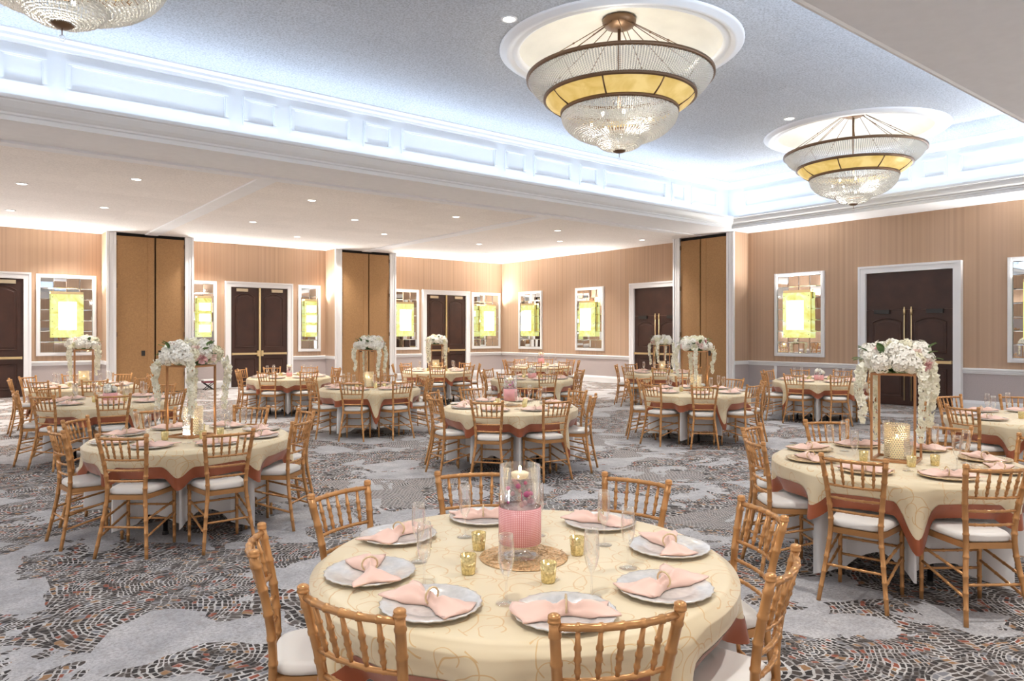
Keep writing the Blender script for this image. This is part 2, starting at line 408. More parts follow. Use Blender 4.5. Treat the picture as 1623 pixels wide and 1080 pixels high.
# roof above the domes so no light leaks
m = MB(); m.box(XL-.3, XW+.3, YF-.3, YW+.3, 6.3, 6.4); structure('ceiling_roof', m, M['soffit'], 'roof slab above the tray ceiling', cat='ceiling')

# fascia of the tray with panel mouldings
def fascia(name, x0, x1, y0, y1, label):
    m = MB(); m.box(x0, x1, y0, y1, HL+.1, HT); return structure(name, m, M['fascia'], label, cat='trim')
fascia('trim_1', FX0, FX1, FY1, FY1+.1, 'white panelled fascia along the long far side of the tray')
fascia('trim_2', FX1, FX1+.1, FY0, FY1, 'white panelled fascia at the right end of the tray')
fascia('trim_3', FX0, FX1, FY0-.1, FY0, 'white fascia along the near side of the tray')
fascia('trim_4', FX0-.1, FX0, FY0, FY1, 'white fascia at the left end of the tray')
def panel_frames(name, spans, fixed, axis, label):
    m = MB(); w = .07
    for a0, a1 in spans:
        z0, z1 = 4.88, 5.34
        for (p, q, r, s_) in ((a0, a1, z0, z0+w), (a0, a1, z1-w, z1), (a0, a0+w, z0+w, z1-w), (a1-w, a1, z0+w, z1-w)):
            for t, ins in ((.03, 0), (.045, .018)):
                pp, qq, rr, ss = p+ins, q-ins, r+ins, s_-ins
                if axis == 'x': m.box(pp, qq, fixed-t, fixed, rr, ss)
                else: m.box(fixed-t, fixed, pp, qq, rr, ss)
    return structure(name, m, M['fascia'], label, cat='trim')
spans = []
x = 1.27 - 5.17*2
while x < FX1:
    for a, b in ((0, 2.15), (2.36, 2.90), (3.11, 4.18), (4.42, 4.97)):
        if FX0+.1 < x+a and x+b < FX1-.1: spans.append((x+a, x+b))
    x += 5.17
panel_frames('trim_5', spans, FY1, 'x', 'raised rectangular panel mouldings on the long white fascia')
spans = []; y = 10.9
for wd in (2.0, .5, 1.2, .5, 1.35, .45, 1.2):
    if y-wd > FY0+.1: spans.append((y-wd, y))
    y -= wd+.21
panel_frames('trim_6', spans, FX1, 'y', 'raised rectangular panel mouldings on the right end fascia')
# extruded mouldings: profile is (out, z), out towards the tray centre
def ring_mould(name, prof, x0, x1, y0, y1, mat, label, sgn=1):
    """mitred ring round a rectangle; out>0 moves inward"""
    m = MB(); rows = []
    for o, z in prof:
        rows.append([(x0+o, y0+o, z), (x1-o, y0+o, z), (x1-o, y1-o, z), (x0+o, y1-o, z)])
    m.quadgrid(rows, True)
    # separate every vertex run so edges stay crisp
    return structure(name, m, mat, label, cat='trim')
ring_mould('trim_7', [(0,HT-.16),(.03,HT-.15),(.03,HT-.11),(.07,HT-.09),(.07,HT-.05),(.13,HT-.02),(.13,HT)], FX0, FX1, FY0, FY1, M['trim'], 'white crown moulding where the fascia meets the grey tray ceiling')
ring_mould('trim_8', [(-.02,HL+.0),(.0,HL-.015),(.03,HL-.01),(.03,HL+.05),(.06,HL+.06),(.06,HL+.085),(.10,HL+.10),(.14,HL+.13),(.17,HL+.17),(.19,HL+.20),(.19,HL+.215),(.23,HL+.225),(.23,HL+.27),(.20,HL+.27),(.17,HL+.22),(.0,HL+.18),(-.05,HL+.11)], TX0, TX1, TY0, TY1, M['cornice'], 'stepped grey white cornice edging the low ceiling around the tray')
# partition tracks on the low ceiling
m = MB(); m.box(XL, 14.9, 12.18, 12.42, HL-.035, HL+.01); m.box(14.9, XW-.65, 12.24, 12.36, HL-.02, HL+.01); structure('trim_9', m, M['soffit'], 'long cream partition track beside the tray running to the right partition pocket', cat='trim')
for i, x in enumerate((4.39, 10.83)):
    m = MB(); m.box(x-.16, x+.16, 12.42, YW-.76, HL-.03, HL+.01)
    structure('trim_%d' % (10+i), m, M['soffit'], ['cream ceiling track leading to the left partition pocket', 'cream ceiling track leading to the middle partition pocket'][i], cat='trim')

# ------------------------------------------------------------------ walls: P(a, out, z)
E_SC = 72
class W:
    def __init__(s, which): s.w = which  # b back, r right, l left, f front
    def box(s, m, a0, a1, o0, o1, z0, z1):
        if s.w == 'b': m.box(a0, a1, YW-o1, YW-o0, z0, z1)
        else: m.box(XW-o1, XW-o0, a0, a1, z0, z1)
    def p(s, a, o, z): return {'b': (a, YW-o, z), 'r': (XW-o, a, z), 'l': (XL+o, a, z), 'f': (a, YF+o, z)}[s.w]
    def run(s, m, a0, a1, prof):
        """extrude (out,z) profile between a0 and a1 with end caps"""
        r = [[s.p(a0, o, z), s.p(a1, o, z)] for o, z in prof]
        m.quadgrid(r, False, flip=(s.w == 'b'))
        m.poly([s.p(a0, o, z) for o, z in prof]); m.poly([s.p(a1, o, z) for o, z in prof][::-1])
WB, WR = W('b'), W('r')
RAIL = [(0,.785),(.02,.79),(.02,.81),(.035,.825),(.035,.85),(.055,.865),(.055,.885),(.03,.90),(0,.905)]
BASE = [(0,.005),(.03,.005),(.03,.16),(.022,.19),(.012,.215),(0,.22)]
k = 12
for w, runs, nm in ((WB, [(-9,-.35),(1.71,3.31),(5.48,6.55),(8.61,9.74),(11.93,13.39),(15.43,16.96)], 'back'), (WR, [(15.43,22.15),(8.21,11.23),(-9,6.03)], 'right')):
    for i, (a, b) in enumerate(runs):
        m = MB(); w.run(m, a+.002, b-.002, BASE)
        structure('baseboard_%s%s' % (nm, '' if i == 0 else '_%d' % (i+1)), m, M['trim'], 'tall white baseboard on the %s wall, %s' % (nm, ['beside the first doors','between doors and partition','in the middle bay','left of the far mirror','by the far doors','in the corner'][i]), cat='baseboard')
        m = MB(); w.run(m, a+.002, b-.002, RAIL)
        structure('trim_%d' % k, m, M['trim'], 'white chair rail on the %s wall, %s' % (nm, ['beside the first doors','between doors and partition','in the middle bay','left of the far mirror','by the far doors','in the corner'][i]), cat='trim'); k += 1

# ------------------------------------------------------------------ doors
def ridge(m, w, pts, o0, o1, wd):
    """raised moulding following a closed outline on the wall plane"""
    n = len(pts); cx = sum(p[0] for p in pts)/n; cz = sum(p[1] for p in pts)/n
    def ins(d):
        res = []
        for i in range(n):
            p0, p1, p2 = pts[i-1], pts[i], pts[(i+1) % n]
            d1 = Vector((p1[0]-p0[0], p1[1]-p0[1])).normalized(); d2 = Vector((p2[0]-p1[0], p2[1]-p1[1])).normalized()
            nn = Vector((-d1.y-d2.y, d1.x+d2.x)); nn = nn.normalized() if nn.length > 1e-6 else Vector((-d1.y, d1.x))
            res.append((p1[0]+nn.x*d, p1[1]+nn.y*d))
        return res
    rows = []
    for d, o in ((0, o0), (wd*.25, o1), (wd*.6, o1), (wd, o0), (wd*1.8, o0-.012), (wd*2.6, o0+.006)):
        rows.append([w.p(a, o, z) for a, z in ins(d)])
    m.quadgrid(rows, True, flip=(w.w == 'b'))
    m.poly([w.p(a, o0+.006, z) for a, z in ins(wd*2.6)])
def arched(a0, a1, z0, z1, rise):
    pts = [(a0, z0), (a1, z0), (a1, z1-rise)]
    for i in range(1, 10):
        t = i/10; pts.append((a1+(a0-a1)*t, z1-rise+rise*sin(PI*t)**.8))
    pts.append((a0, z1-rise)); return pts
def double_door(name, w, a0, a1, label, head=None, skip=None):
    """a0..a1 outer trim edges"""
    d = empty(name, w.p((a0+a1)/2, 0, 0)); tag(d, label, 'door', None, 'structure')
    T = Matrix.Translation(-Vector(d.location))
    def put(nm, m, mat, par=d, sm=False):
        o = part(nm, m, mat, par, sm)
        if par == d: o.matrix_parent_inverse = T
        return o
    tw, zt = .16, 3.19
    m = MB()
    for p, q, r, s_ in ((a0, a0+tw, 0, zt), (a1-tw, a1, 0, zt), (a0+tw, a1-tw, zt-tw, zt)):
        w.box(m, p, q, 0, .10, r, s_)
    e = .045
    for p, q, r, s_ in ((a0-.005, a0+e, 0, zt+.005), (a1-e, a1+.005, 0, zt+.005), (a0+e, a1-e, zt-e, zt+.005)): w.box(m, p, q, 0, .125, r, s_)
    f = put('door_frame', m, M['trim'])
    i0, i1 = a0+tw+.002, a1-tw-.002; mid = (i0+i1)/2; top = zt-tw-.002
    lt = head or top
    for sgn, (p, q) in ((1, (i0, mid-.004)), (-1, (mid+.004, i1))):
        m = MB(); w.box(m, p, q, 0, .035, .01, lt-.004)
        g_ = .13
        ridge(m, w, arched(p+g_, q-g_, 1.2, lt-.18, .12 if not head else .10), .0351, .05, .035)
        ridge(m, w, [(p+g_, .2), (q-g_, .2), (q-g_, .86), (p+g_, .86)], .0351, .05, .035)
        lf = put('door_leaf', m, M['door'])
        m = MB(); w.box(m, p+.03, q-.03, .075, .105, .975, 1.035)
        en = q-.06 if sgn > 0 else p+.06
        w.box(m, en-.03, en+.03, .036, .115, .93, 1.10)
        oe = p+.04 if sgn > 0 else q-.04; w.box(m, oe-.015, oe+.015, .036, .08, .97, 1.04)
        bar = put('push_bar', m, M['brass']); bar.parent = lf; bar.matrix_parent_inverse = Matrix.Identity(4)
        m = MB(); c = (p+q)/2 - sgn*.1
        w.box(m, c-.17, c+.17, .036, .09, lt-.13 if not head else lt-.09, lt-.04 if not head else lt-.0)
        cl = put('door_closer', m, M['closer'] if not head else M['blackplastic']); cl.parent = lf; cl.matrix_parent_inverse = Matrix.Identity(4)
        if head:
            m = MB(); ra = mid - sgn*.075
            m.tube([w.p(ra, .06, .12), w.p(ra, .06, lt+.06)], .014, 8)
            for z in (1.15, 1.0, lt-.05): m.tube([w.p(ra, .06, z-.06), w.p(ra, .06, z+.06)], .024, 8)
            rd = put('latch_rod', m, M['brass'], d, True); rd.parent = lf; rd.matrix_parent_inverse = Matrix.Identity(4)
    if head:
        m = MB(); w.box(m, i0, i1, 0, .03, lt, top); put('header_panel', m, M['door'])
    else:
        m = MB(); w.box(m, mid-.03, mid+.03, .036, .075, .01, top-.004); put('centre_strip', m, M['brass'])
double_door('door_1', WB, -.35, 1.71, 'dark walnut double doors at the left edge beside the first mirror')
double_door('door_2', WB, 6.55, 8.61, 'dark walnut double doors with arched panels in the middle of the back wall')
double_door('door_3', WB, 13.39, 15.43, 'dark walnut double doors on the back wall nearest the far corner')
double_door('door_4', WR, 13.27, 15.43, 'dark doorway with brass latch rods beside the right partition pocket', head=2.17)
double_door('door_5', WR, 6.03, 8.21, 'dark brown double doors with header panel and brass rods on the near right wall', head=2.17)

# partition pockets
def pocket(name, w, a0, a1, depth, label):
    d = empty(name, w.p((a0+a1)/2, 0, 0)); tag(d, label, 'door', None, 'structure')
    T = Matrix.Translation(-Vector(d.location))
    def put(nm, m, mat, sm=False):
        o = part(nm, m, mat, d, sm); o.matrix_parent_inverse = T; return o
    m = MB()
    w.box(m, a0, a0+.12, 0, depth-.03, 0, HL-.002); w.box(m, a1-.12, a1, 0, depth-.03, 0, HL-.002)
    put('side_panel', m, M['wall'])
    m = MB(); tw = .23
    for p, q in ((a0, a0+tw), (a1-tw, a1)):
        w.box(m, p, q, depth-.03, depth, 0, HL-.002)
        for e0, e1, t in ((.0, .05, .03), (.08, .12, .012), (.17, .23, .022)):
            w.box(m, p+e0 if p == a0 else q-e1, p+e1 if p == a0 else q-e0, depth, depth+t, 0, HL-.004)
    # short rail and base on the returns
    for a_, b_ in ((a0-.03, a0), (a1, a1+.03)):
        w.box(m, a_, b_, .02, depth-.02, .80, .90); w.box(m, a_+(.01 if a_ < a0 else 0), b_-(0 if a_ < a0 else .01), .02, depth-.02, 0, .2)
    put('pocket_trim', m, M['trim'])
    m = MB(); w.box(m, a0+tw, a1-tw, .05, depth-.09, 0, HL-.002); put('pocket_void', m, M['black'])
    i0, i1 = a0+tw+.01, a1-tw-.01; mid = i0+(i1-i0)*.56; top = HL-.09
    for p, q, hs_ in ((i0, mid-.022, i0), (mid+.022, i1, i1)):
        m = MB(); w.box(m, p, q, depth-.089, depth-.03, .02, top)
        if hs_ == i0: w.box(m, mid-.19, mid-.022, depth-.03, depth-.024, .02, top)
        lf = put('partition_leaf', m, M['fabric_panel'])
        for z in (.5, 1.6, 2.9, 4.05):
            m = MB(); w.box(m, hs_-.02, hs_+.02, depth-.03, depth-.005, z-.06, z+.06)
            h = put('hinge', m, M['bronze']); h.parent = lf; h.matrix_parent_inverse = Matrix.Identity(4)
        m = MB(); c = mid-.30 if hs_ == i0 else mid+.12
        w.box(m, c-.045, c+.045, depth-.03, depth-.018, 1.02, 1.16); w.box(m, c-.02, c+.02, depth-.03, depth-.014, 1.05, 1.13)
        h = put('flush_pull', m, M['blackplastic']); h.parent = lf; h.matrix_parent_inverse = Matrix.Identity(4)
pocket('door_6', WB, 3.31, 5.48, .75, 'tall tan folding partition pocket with white trim beside the first mirror')
pocket('door_7', WB, 9.74, 11.93, .75, 'tall tan folding partition pocket with white trim in the middle of the back wall')
pocket('door_8', WR, 11.23, 13.25, .65, 'tall tan folding partition pocket standing out from the right wall')

# ------------------------------------------------------------------ mirrors and sconces
def add_uplight(w, ac, hw, e=None):
    """uplight thrown out over the ceiling; the trough it lies in is added"""
    l = bpy.data.lights.new('wall_uplight', 'AREA'); l.energy = (e or E_SC)*(hw/.37)**.5; l.color = (1,.96,.90) if e is None else (1,.98,.97); l.shape = 'RECTANGLE'; l.size = hw*1.8; l.size_y = .05
    o = bpy.data.objects.new('wall_uplight', l); COL.objects.link(o); o.location = w.p(ac, .09, 2.70)
    d = Vector(w.p(0, 1.15, 1)) - Vector(w.p(0, 0, 0))
    o.rotation_euler = (-d).to_track_quat('Z', 'X' if w.w in 'bf' else 'Y').to_euler()
    for up in ('X', 'Y'):
        q = (-d).to_track_quat('Z', up); ax = q @ Vector((1,0,0))
        want = Vector(w.p(1, 0, 0)) - Vector(w.p(0, 0, 0))
        if abs(ax.dot(want)) > .9: o.rotation_euler = q.to_euler()
def wall_mirror(w, a0, a1, label):
    z0, z1 = 1.04, 3.18; c = w.p((a0+a1)/2, 0, z0)
    t = empty('wall_mirror', c); tag(t, label, 'mirror')
    Ti = Matrix.Translation(-Vector(c)); fw = .085
    m = MB()
    for p, q, r, s_ in ((a0, a0+fw, z0, z1), (a1-fw, a1, z0, z1), (a0+fw, a1-fw, z0, z0+fw), (a0+fw, a1-fw, z1-fw, z1)):
        w.box(m, p, q, .002, .05, r, s_)
        w.box(m, p+(.02), q-.02, .05, .062, r+.02, s_-.02)
    o = part('mirror_frame', m, M['trim'], t, False); o.matrix_parent_inverse = Ti
    m = MB(); b0, b1, y0, y1 = a0+fw, a1-fw, z0+fw, z1-fw
    nx = max(2, round((b1-b0)/.30)); nz = 7
    rnd = random.Random(int(a0*100))
    for i in range(nx):
        for j in range(nz):
            p, q = b0+(b1-b0)*i/nx, b0+(b1-b0)*(i+1)/nx; r, s_ = y0+(y1-y0)*j/nz, y0+(y1-y0)*(j+1)/nz
            tx, tz = rnd.uniform(-.003,.003), rnd.uniform(-.004,.004); bv = .014
            oc = .03
            def co(a, z): return oc + tx*(1 if a > (p+q)/2 else -1) + tz*(1 if z > (r+s_)/2 else -1)
            inn = [(p+bv, r+bv), (q-bv, r+bv), (q-bv, s_-bv), (p+bv, s_-bv)]; outr = [(p,r),(q,r),(q,s_),(p,s_)]
            A = [w.p(a, co(a, z), z) for a, z in inn]; B = [w.p(a, .018, z) for a, z in outr]
            m.quadgrid([B, A], True); m.poly(A)
    o = part('mirror_tiles', m, M['mirror'], t, False); o.matrix_parent_inverse = Ti
    return t
def wall_sconce(w, ac, label, slim=False):
    c = w.p(ac, 0, 1.55); t = empty('wall_sconce', c); tag(t, label, 'wall lamp')
    Ti = Matrix.Translation(-Vector(c)); hw = .20 if slim else .37
    m = MB(); w.box(m, ac-hw+.08, ac+hw-.08, .045, .13, 1.7, 2.5); o = part('back_box', m, M['brass'], t, False); o.matrix_parent_inverse = Ti
    m = MB(); w.box(m, ac-hw, ac+hw, .13, .155, 1.52, 2.66); o = part('onyx_panel', m, M['onyx'], t, False); o.matrix_parent_inverse = Ti
    m = MB()
    if slim:
        for z in (1.66, 1.98, 2.30): w.box(m, ac-.15, ac+.15, .156, .22, z, z+.22)
    else: w.box(m, ac-.2, ac+.2, .156, .27, 1.72, 2.46)
    o = part('crystal_light', m, M['lightbox'], t, False); o.matrix_parent_inverse = Ti
    m = MB(); w.box(m, ac-hw, ac+hw, .045, .05, 2.50, 2.73); w.box(m, ac-hw, ac+hw, .05, .13, 2.662, 2.672); w.box(m, ac-hw, ac+hw, .13, .137, 2.662, 2.725)  # trough added to carry the uplight, its lip hiding the lamp from below
    o = part('added_trough', m, M['brass'], t, False); o.matrix_parent_inverse = Ti
    for sx in (-1,1):
        for z in (1.6, 1.94, 2.27, 2.58):
            m = MB(); a = ac+sx*(hw-.035); w.box(m, a-.008, a+.008, .155, .165, z-.008, z+.008)
            o = part('stud', m, M['bronze'], t, False); o.matrix_parent_inverse = Ti
    add_uplight(w, ac, hw)
for w, a0, a1, d, slim in ((WB, 1.82, 3.18, 'beside the doors at the left edge', 0), (WB, 5.56, 6.31, 'narrow one between left partition and middle doors', 1), (WB, 8.81, 9.56, 'narrow one right of the middle doors', 1),
        (WB, 11.97, 13.26, 'partly behind the middle partition pocket', 0), (WB, 15.57, 16.92, 'on the back wall in the far corner', 0), (WR, 19.74, 21.09, 'first on the right wall from the corner', 0), (WR, 16.62, 17.98, 'second on the right wall from the corner', 0),
        (WR, 9.08, 10.43, 'between the right partition and the near right doors', 0), (WR, 3.85, 5.2, 'cut off by the right edge', 0)):
    wall_mirror(w, a0, a1, 'white framed tiled mirror, ' + d)
    wall_sconce(w, (a0+a1)/2 if not slim else (a0+a1)/2, 'glowing onyx wall sconce, mirror ' + d, slim)

for w_, a_ in ((WB,-1.1),(WB,-3.6),(WB,-6.2),(WR,.4),(WR,-2.4),(WR,-5.2),(WR,-7.8)) + tuple((W('l'), q) for q in (-7,-3,1,5,9,13,17,21)) + tuple((W('f'), q) for q in (-7,-3,1,5,9,13)):
    add_uplight(w_, a_, .37, E_SC*(.45 if w_.w in 'lf' else .8))      # uplights added on walls out of view to brighten the ceiling; no sconces there
# ------------------------------------------------------------------ downlights
def lamp(name, typ, loc, energy, color, rot=(0,0,0), **kw):
    l = bpy.data.lights.new(name, typ); l.energy = energy; l.color = color
    for k_, v in kw.items(): setattr(l, k_, v)
    o = bpy.data.objects.new(name, l); COL.objects.link(o); o.location = loc; o.rotation_euler = rot; return o
DL = [(1.06,15.56),(1.1,19.1),(2.6,13.87),(2.65,17.42),(2.4,21.2),(5.8,13.88),(5.82,17.48),(5.95,21.06),(7.6,15.64),(7.68,19.4),(9.25,13.8),(9.33,17.42),(9.42,21.0),
      (12.58,14.0),(12.63,17.6),(12.6,20.95),(14.1,15.6),(14.3,19.55),(15.75,13.9),(15.7,17.35),(15.9,21.0)]
DL_HID = [(-.6,13.9),(-.6,17.4),(-.6,21),(-2.2,15.6),(-2.2,19.1),(-3.9,13.9),(-3.9,17.4),(-3.9,21),(-6.9,15),(-6.9,19)]
DLN = [(x, y) for x in (-6.5,-3,.5,4,7.5,11,14.5) for y in (1.3,-2.2,-5.7)]
proto = None
WARM = (1,.93,.85)
E_DL = 140
def downlight(x, y, z, label, e, col, grp, own=True):
    global proto
    if own:
        if proto is None:
            t = empty('recessed_downlight')
            m = MB(); m.lathe([(.075,-.001),(.082,-.012),(.10,-.010),(.105,-.001)], 20); part('trim_ring', m, M['trim'], t)
            m = MB(); m.lathe([(.001,-.004),(.074,-.006)], 20); part('lens', m, M['lens'], t)
            proto = t
        else: t = copy_tree(proto)
        t.location = (x, y, z); tag(t, label, 'ceiling light', grp)
    s = lamp('downlight_beam', 'SPOT', (x, y, z-.03), e, col, spot_size=math.radians(112), spot_blend=.9, shadow_soft_size=.08)
    if own:
        s.parent = t; s.location = (0, 0, -.03)
for i, (x, y) in enumerate(DL): downlight(x, y, HL, 'small round recessed downlight in the low cream ceiling', E_DL, WARM, 'downlights in the low cream ceiling')
for x, y in DL_HID: downlight(x, y, HL, '', E_DL, WARM, None, False)
for x, y in DLN: downlight(x, y, HL, '', E_DL*1.35, (1,.97,.94), None, False)
for x, y, lb in ((5.56, 7.1, 'round downlight in the grey tray ceiling left of the near chandelier'), (12.2, 7.2, 'round downlight in the grey tray ceiling left of the far chandelier')):
    downlight(x, y, HT, lb, 160, (1,.95,.88), None)
for x, y in ((9.3,5.2),(9.3,8.8),(3.0,8.8),(3.0,5.0),(-2.5,7)): downlight(x, y, HT, '', 160, (1,.95,.88), None, False)

# cove strips behind the cornice (real LED strips lying on the ledge)
COVE = (.70,.83,1.0)
def cove(x0, x1, y0, y1, rot, e):
    L = max(x1-x0, y1-y0); wdt = min(x1-x0, y1-y0)
    o = lamp('cove_strip', 'AREA', ((x0+x1)/2, (y0+y1)/2, HL+.20), e, COVE, rot, shape='RECTANGLE', size=x1-x0, size_y=y1-y0)
    o.data.spread = math.radians(170)
E_CV = 6.2   # W per metre
cove(TX0, TX1, TY1+.10, TY1+.24, (PI+math.radians(40), 0, 0), E_CV*(TX1-TX0))
cove(TX0, TX1, TY0-.26, TY0-.12, (PI-math.radians(40), 0, 0), 1.5*E_CV*(TX1-TX0))
cove(TX1+.10, TX1+.24, TY0, TY1, (PI, math.radians(-40), 0), E_CV*(TY1-TY0))
cove(TX0-.26, TX0-.12, TY0, TY1, (PI, math.radians(40), 0), E_CV*(TY1-TY0))

# ------------------------------------------------------------------ chandeliers
def make_chandelier():
    t = empty('chandelier'); z = 0
    m = MB(); m.lathe([(.001,5.90),(.10,5.90),(.20,5.94),(.235,5.99),(.235,6.03),(.22,6.05)], 24); part('canopy', m, M['bronze'], t)
    m = MB(); m.tube([(0,0,5.92),(0,0,4.8)], .022, 8); part('stem', m, M['bronze'], t)
    def ring(r, zz, th): 
        mm = MB(); mm.lathe([(r-th,zz-th),(r+th,zz-th),(r+th*1.1,zz),(r+th,zz+th),(r-th,zz+th),(r-th,zz-th)], 72); return mm
    for i in range(12):
        a = 2*PI*(i+.3)/12; m = MB()
        p0 = Vector((.2*cos(a), .2*sin(a), 5.95)); p1 = Vector((1.27*cos(a+.12), 1.27*sin(a+.12), 5.21))
        m.tube([p0, p0.lerp(p1,.48), p0.lerp(p1,.5), p0.lerp(p1,.52), p1], [.006,.006,.014,.006,.006], 5); part('suspension_rod', m, M['bronze'], t)
    RS = [(1.28,5.20),(1.04,4.93),(.80,4.73)]
    for r, zz in RS: part('ring', ring(r, zz, .022), M['bronze'], t)
    m = MB(); ns = 210; nb = 13
    for i in range(ns):
        a = 2*PI*i/ns
        for k_ in range(nb):
            f = (k_+.5+(i % 2)*.5)/(nb+.5); r = 1.27+(1.04-1.27)*f + .035*sin(PI*f)
            m.octa((r*cos(a), r*sin(a), 5.19-.25*f), .0162)
    part('crystal_curtain', m, M['crystal'], t, False)
    m = MB()
    for i in range(8):
        a = 2*PI*(i+.5)/8
        m.tube([(1.28*cos(a),1.28*sin(a),5.19),(1.05*cos(a),1.05*sin(a),4.94)], .006, 5)
    part('curtain_wire', m, M['bronze'], t)
    for i in range(8):
        a0, a1 = 2*PI*(i+.008)/8, 2*PI*(i+.992)/8; m = MB(); rows = []
        for f in (0,.25,.5,.75,1):
            r = 1.03+(.81-1.03)*f+.03*sin(PI*f); zz = 4.91+(4.75-4.91)*f
            rows.append([(r*cos(a0+(a1-a0)*j/8), r*sin(a0+(a1-a0)*j/8), zz) for j in range(9)])
        m.quadgrid(rows, flip=True); part('amber_panel', m, M['amber'], t)
        a = 2*PI*i/8; m = MB(); m.tube([(1.04*cos(a),1.04*sin(a),4.92),(.94*cos(a),.94*sin(a),4.825),(.81*cos(a),.81*sin(a),4.74)], .012, 6); part('panel_rib', m, M['bronze'], t)
    def bowl(ns, nb, r0, z0, r1, z1, bs):
        mm = MB(); rj = random.Random(ns)
        for i in range(ns):
            a = 2*PI*i/ns
            for k_ in range(nb):
                f = (k_+.5)/nb; u = f*PI/2*.93
                r = r1+(r0-r1)*cos(u); zz = z0-(z0-z1)*sin(u)/sin(PI/2*.93)
                if r*2*PI/ns < bs*1.3 and i % 2: continue
                jj = rj.uniform(-.004,.004); mm.octa(((r+jj)*cos(a+jj), (r+jj)*sin(a+jj), zz+rj.uniform(-.003,.003)), bs*rj.uniform(.8,1.1))
        return mm
    part('crystal_bowl', bowl(165, 27, .80, 4.71, .16, 4.33, .0162), M['crystal'], t, False)
    part('lower_bowl', bowl(84, 12, .33, 4.36, .04, 4.20, .0125), M['crystal'], t, False)
    part('ring', ring(.335, 4.37, .006), M['bronze'], t)
    m = MB(); m.lathe([(.001,4.165),(.05,4.17),(.085,4.19),(.09,4.2),(.001,4.21)], 20); m.tube([(0,0,4.17),(0,0,4.11)], .004, 5); part('finial', m, M['bronze'], t)
    m = MB(); m.sphere((0,0,4.085), .028, 10, 8); part('crystal_ball', m, M['glass'], t)
    for i in range(9):
        a = 2*PI*i/9; r = .42 if i % 3 else .16; m = MB(); m.sphere((r*cos(a), r*sin(a), 4.62 if i % 3 else 4.46), .022, 8, 6, sz=1.5); part('bulb', m, M['bulb'], t)
    return t
lab = ['crystal chandelier with amber band further away, near the right end of the tray', 'large crystal chandelier with amber band hanging in the upper middle', 'crystal chandelier cut off by the top left corner']
ch0 = make_chandelier()
for i, (x, y) in enumerate(CH):
    t = ch0 if i == 0 else (copy_tree(ch0) if i < 3 else None)
    if t:
        t.location = (x, y, 0); t.rotation_euler.z = i*.35+.2; tag(t, lab[i], 'chandelier', 'crystal chandeliers under the tray ceiling')
    lamp('chandelier_glow', 'POINT', (x, y, 4.78), 20, (1,.93,.82), shadow_soft_size=.18)
    lamp('chandelier_glow', 'POINT', (x, y, 5.05), 14, (1,.95,.86), shadow_soft_size=.3)
    m = MB()
    prof = [(RIN-.02,HT+.02),(RIN-.02,HT-.03),(RIN+.02,HT-.045),(RIN+.06,HT-.03),(RIN+.09,HT-.03),(RIN+.12,HT-.06),(RIN+.17,HT-.055),(RIN+.20,HT-.03),(RIN+.23,HT-.03),(RIN+.26,HT-.005),(RIN+.26,HT+.01)]
    m.lathe([(r, z) for r, z in prof], 72, x, y); o = structure('trim_%d' % (k+i), m, M['trim'], 'round white plaster ring around the ceiling dome above %s' % ['the far chandelier','the near chandelier','the corner chandelier','the unseen chandelier'][i], True, 'trim')
    m = MB(); m.lathe([(RIN*cos(a*PI/2/10)+.001, HT+.46*sin(a*PI/2/10)) for a in range(11)], 64, x, y)
    structure('ceiling_%d' % (i+2), m, M['dome'], 'shallow cream gilded ceiling dome above %s' % ['the far chandelier','the near chandelier','the corner chandelier','the unseen chandelier'][i], True, 'ceiling')

# ------------------------------------------------------------------ camera
HY, FPX, YAW = 527.5, 1135.6, math.radians(51.71)
cam = bpy.data.cameras.new('camera'); co_ = bpy.data.objects.new('camera', cam); COL.objects.link(co_)
co_.location = (0, 0, 1.65); co_.rotation_euler = (PI/2, 0, YAW-PI/2)
cam.sensor_width = 36; cam.lens = FPX/1623*36; cam.shift_y = -(540-HY)/1623; cam.clip_start = .05; cam.clip_end = 100
sc.camera = co_
FW = (cos(YAW), sin(YAW)); RT = (sin(YAW), -cos(YAW))
def pix(x, y, z):
    d = x*FW[0]+y*FW[1]; a = x*RT[0]+y*RT[1]
    return 811.5+FPX*a/d, HY-FPX*(z-1.65)/d, d

# ------------------------------------------------------------------ gold bamboo chairs
def catmull(pts, n):
    res = []
    P = [pts[0]] + list(pts) + [pts[-1]]
    for i in range(1, len(P)-2):
        for j in range(n):
            t = j/n; a, b, c, d = (Vector(P[i+q]) for q in (-1,0,1,2))
            res.append(.5*((2*b)+(c-a)*t+(2*a-5*b+4*c-d)*t*t+(3*b-a-3*c+d)*t**3))
    res.append(Vector(pts[-1])); return res
def along(path, t):
    L = [0]
    for i in range(1, len(path)): L.append(L[-1]+(path[i]-path[i-1]).length)
    s = t*L[-1]
    for i in range(1, len(path)):
        if L[i] >= s-1e-9: return path[i-1].lerp(path[i], (s-L[i-1])/max(1e-9, L[i]-L[i-1]))
    return path[-1]
def bamboo(m, pts, r, knots, n=8, seg=6, taper=None, kr=1.17, kw=.0055):
    path = catmull(pts, seg); L = sum((path[i]-path[i-1]).length for i in range(1, len(path)))
    ts = set(i/(seg*(len(pts)-1)) for i in range(seg*(len(pts)-1)+1)) if len(pts) > 2 else {0, 1}
    ev = []
    for t in ts:
        if all(abs(t-k_) > kw*2.2/L for k_ in knots): ev.append((t, 1))
    for k_ in knots:
        w = kw/L; ev += [(k_-w*1.6, 1), (k_-w*.7, kr), (k_+w*.7, kr), (k_+w*1.6, 1)]
    ev = sorted((min(1, max(0, t)), f) for t, f in ev)
    m.tube([along(path, t) for t, f in ev], [r*f*(taper(t) if taper else 1) for t, f in ev], n)
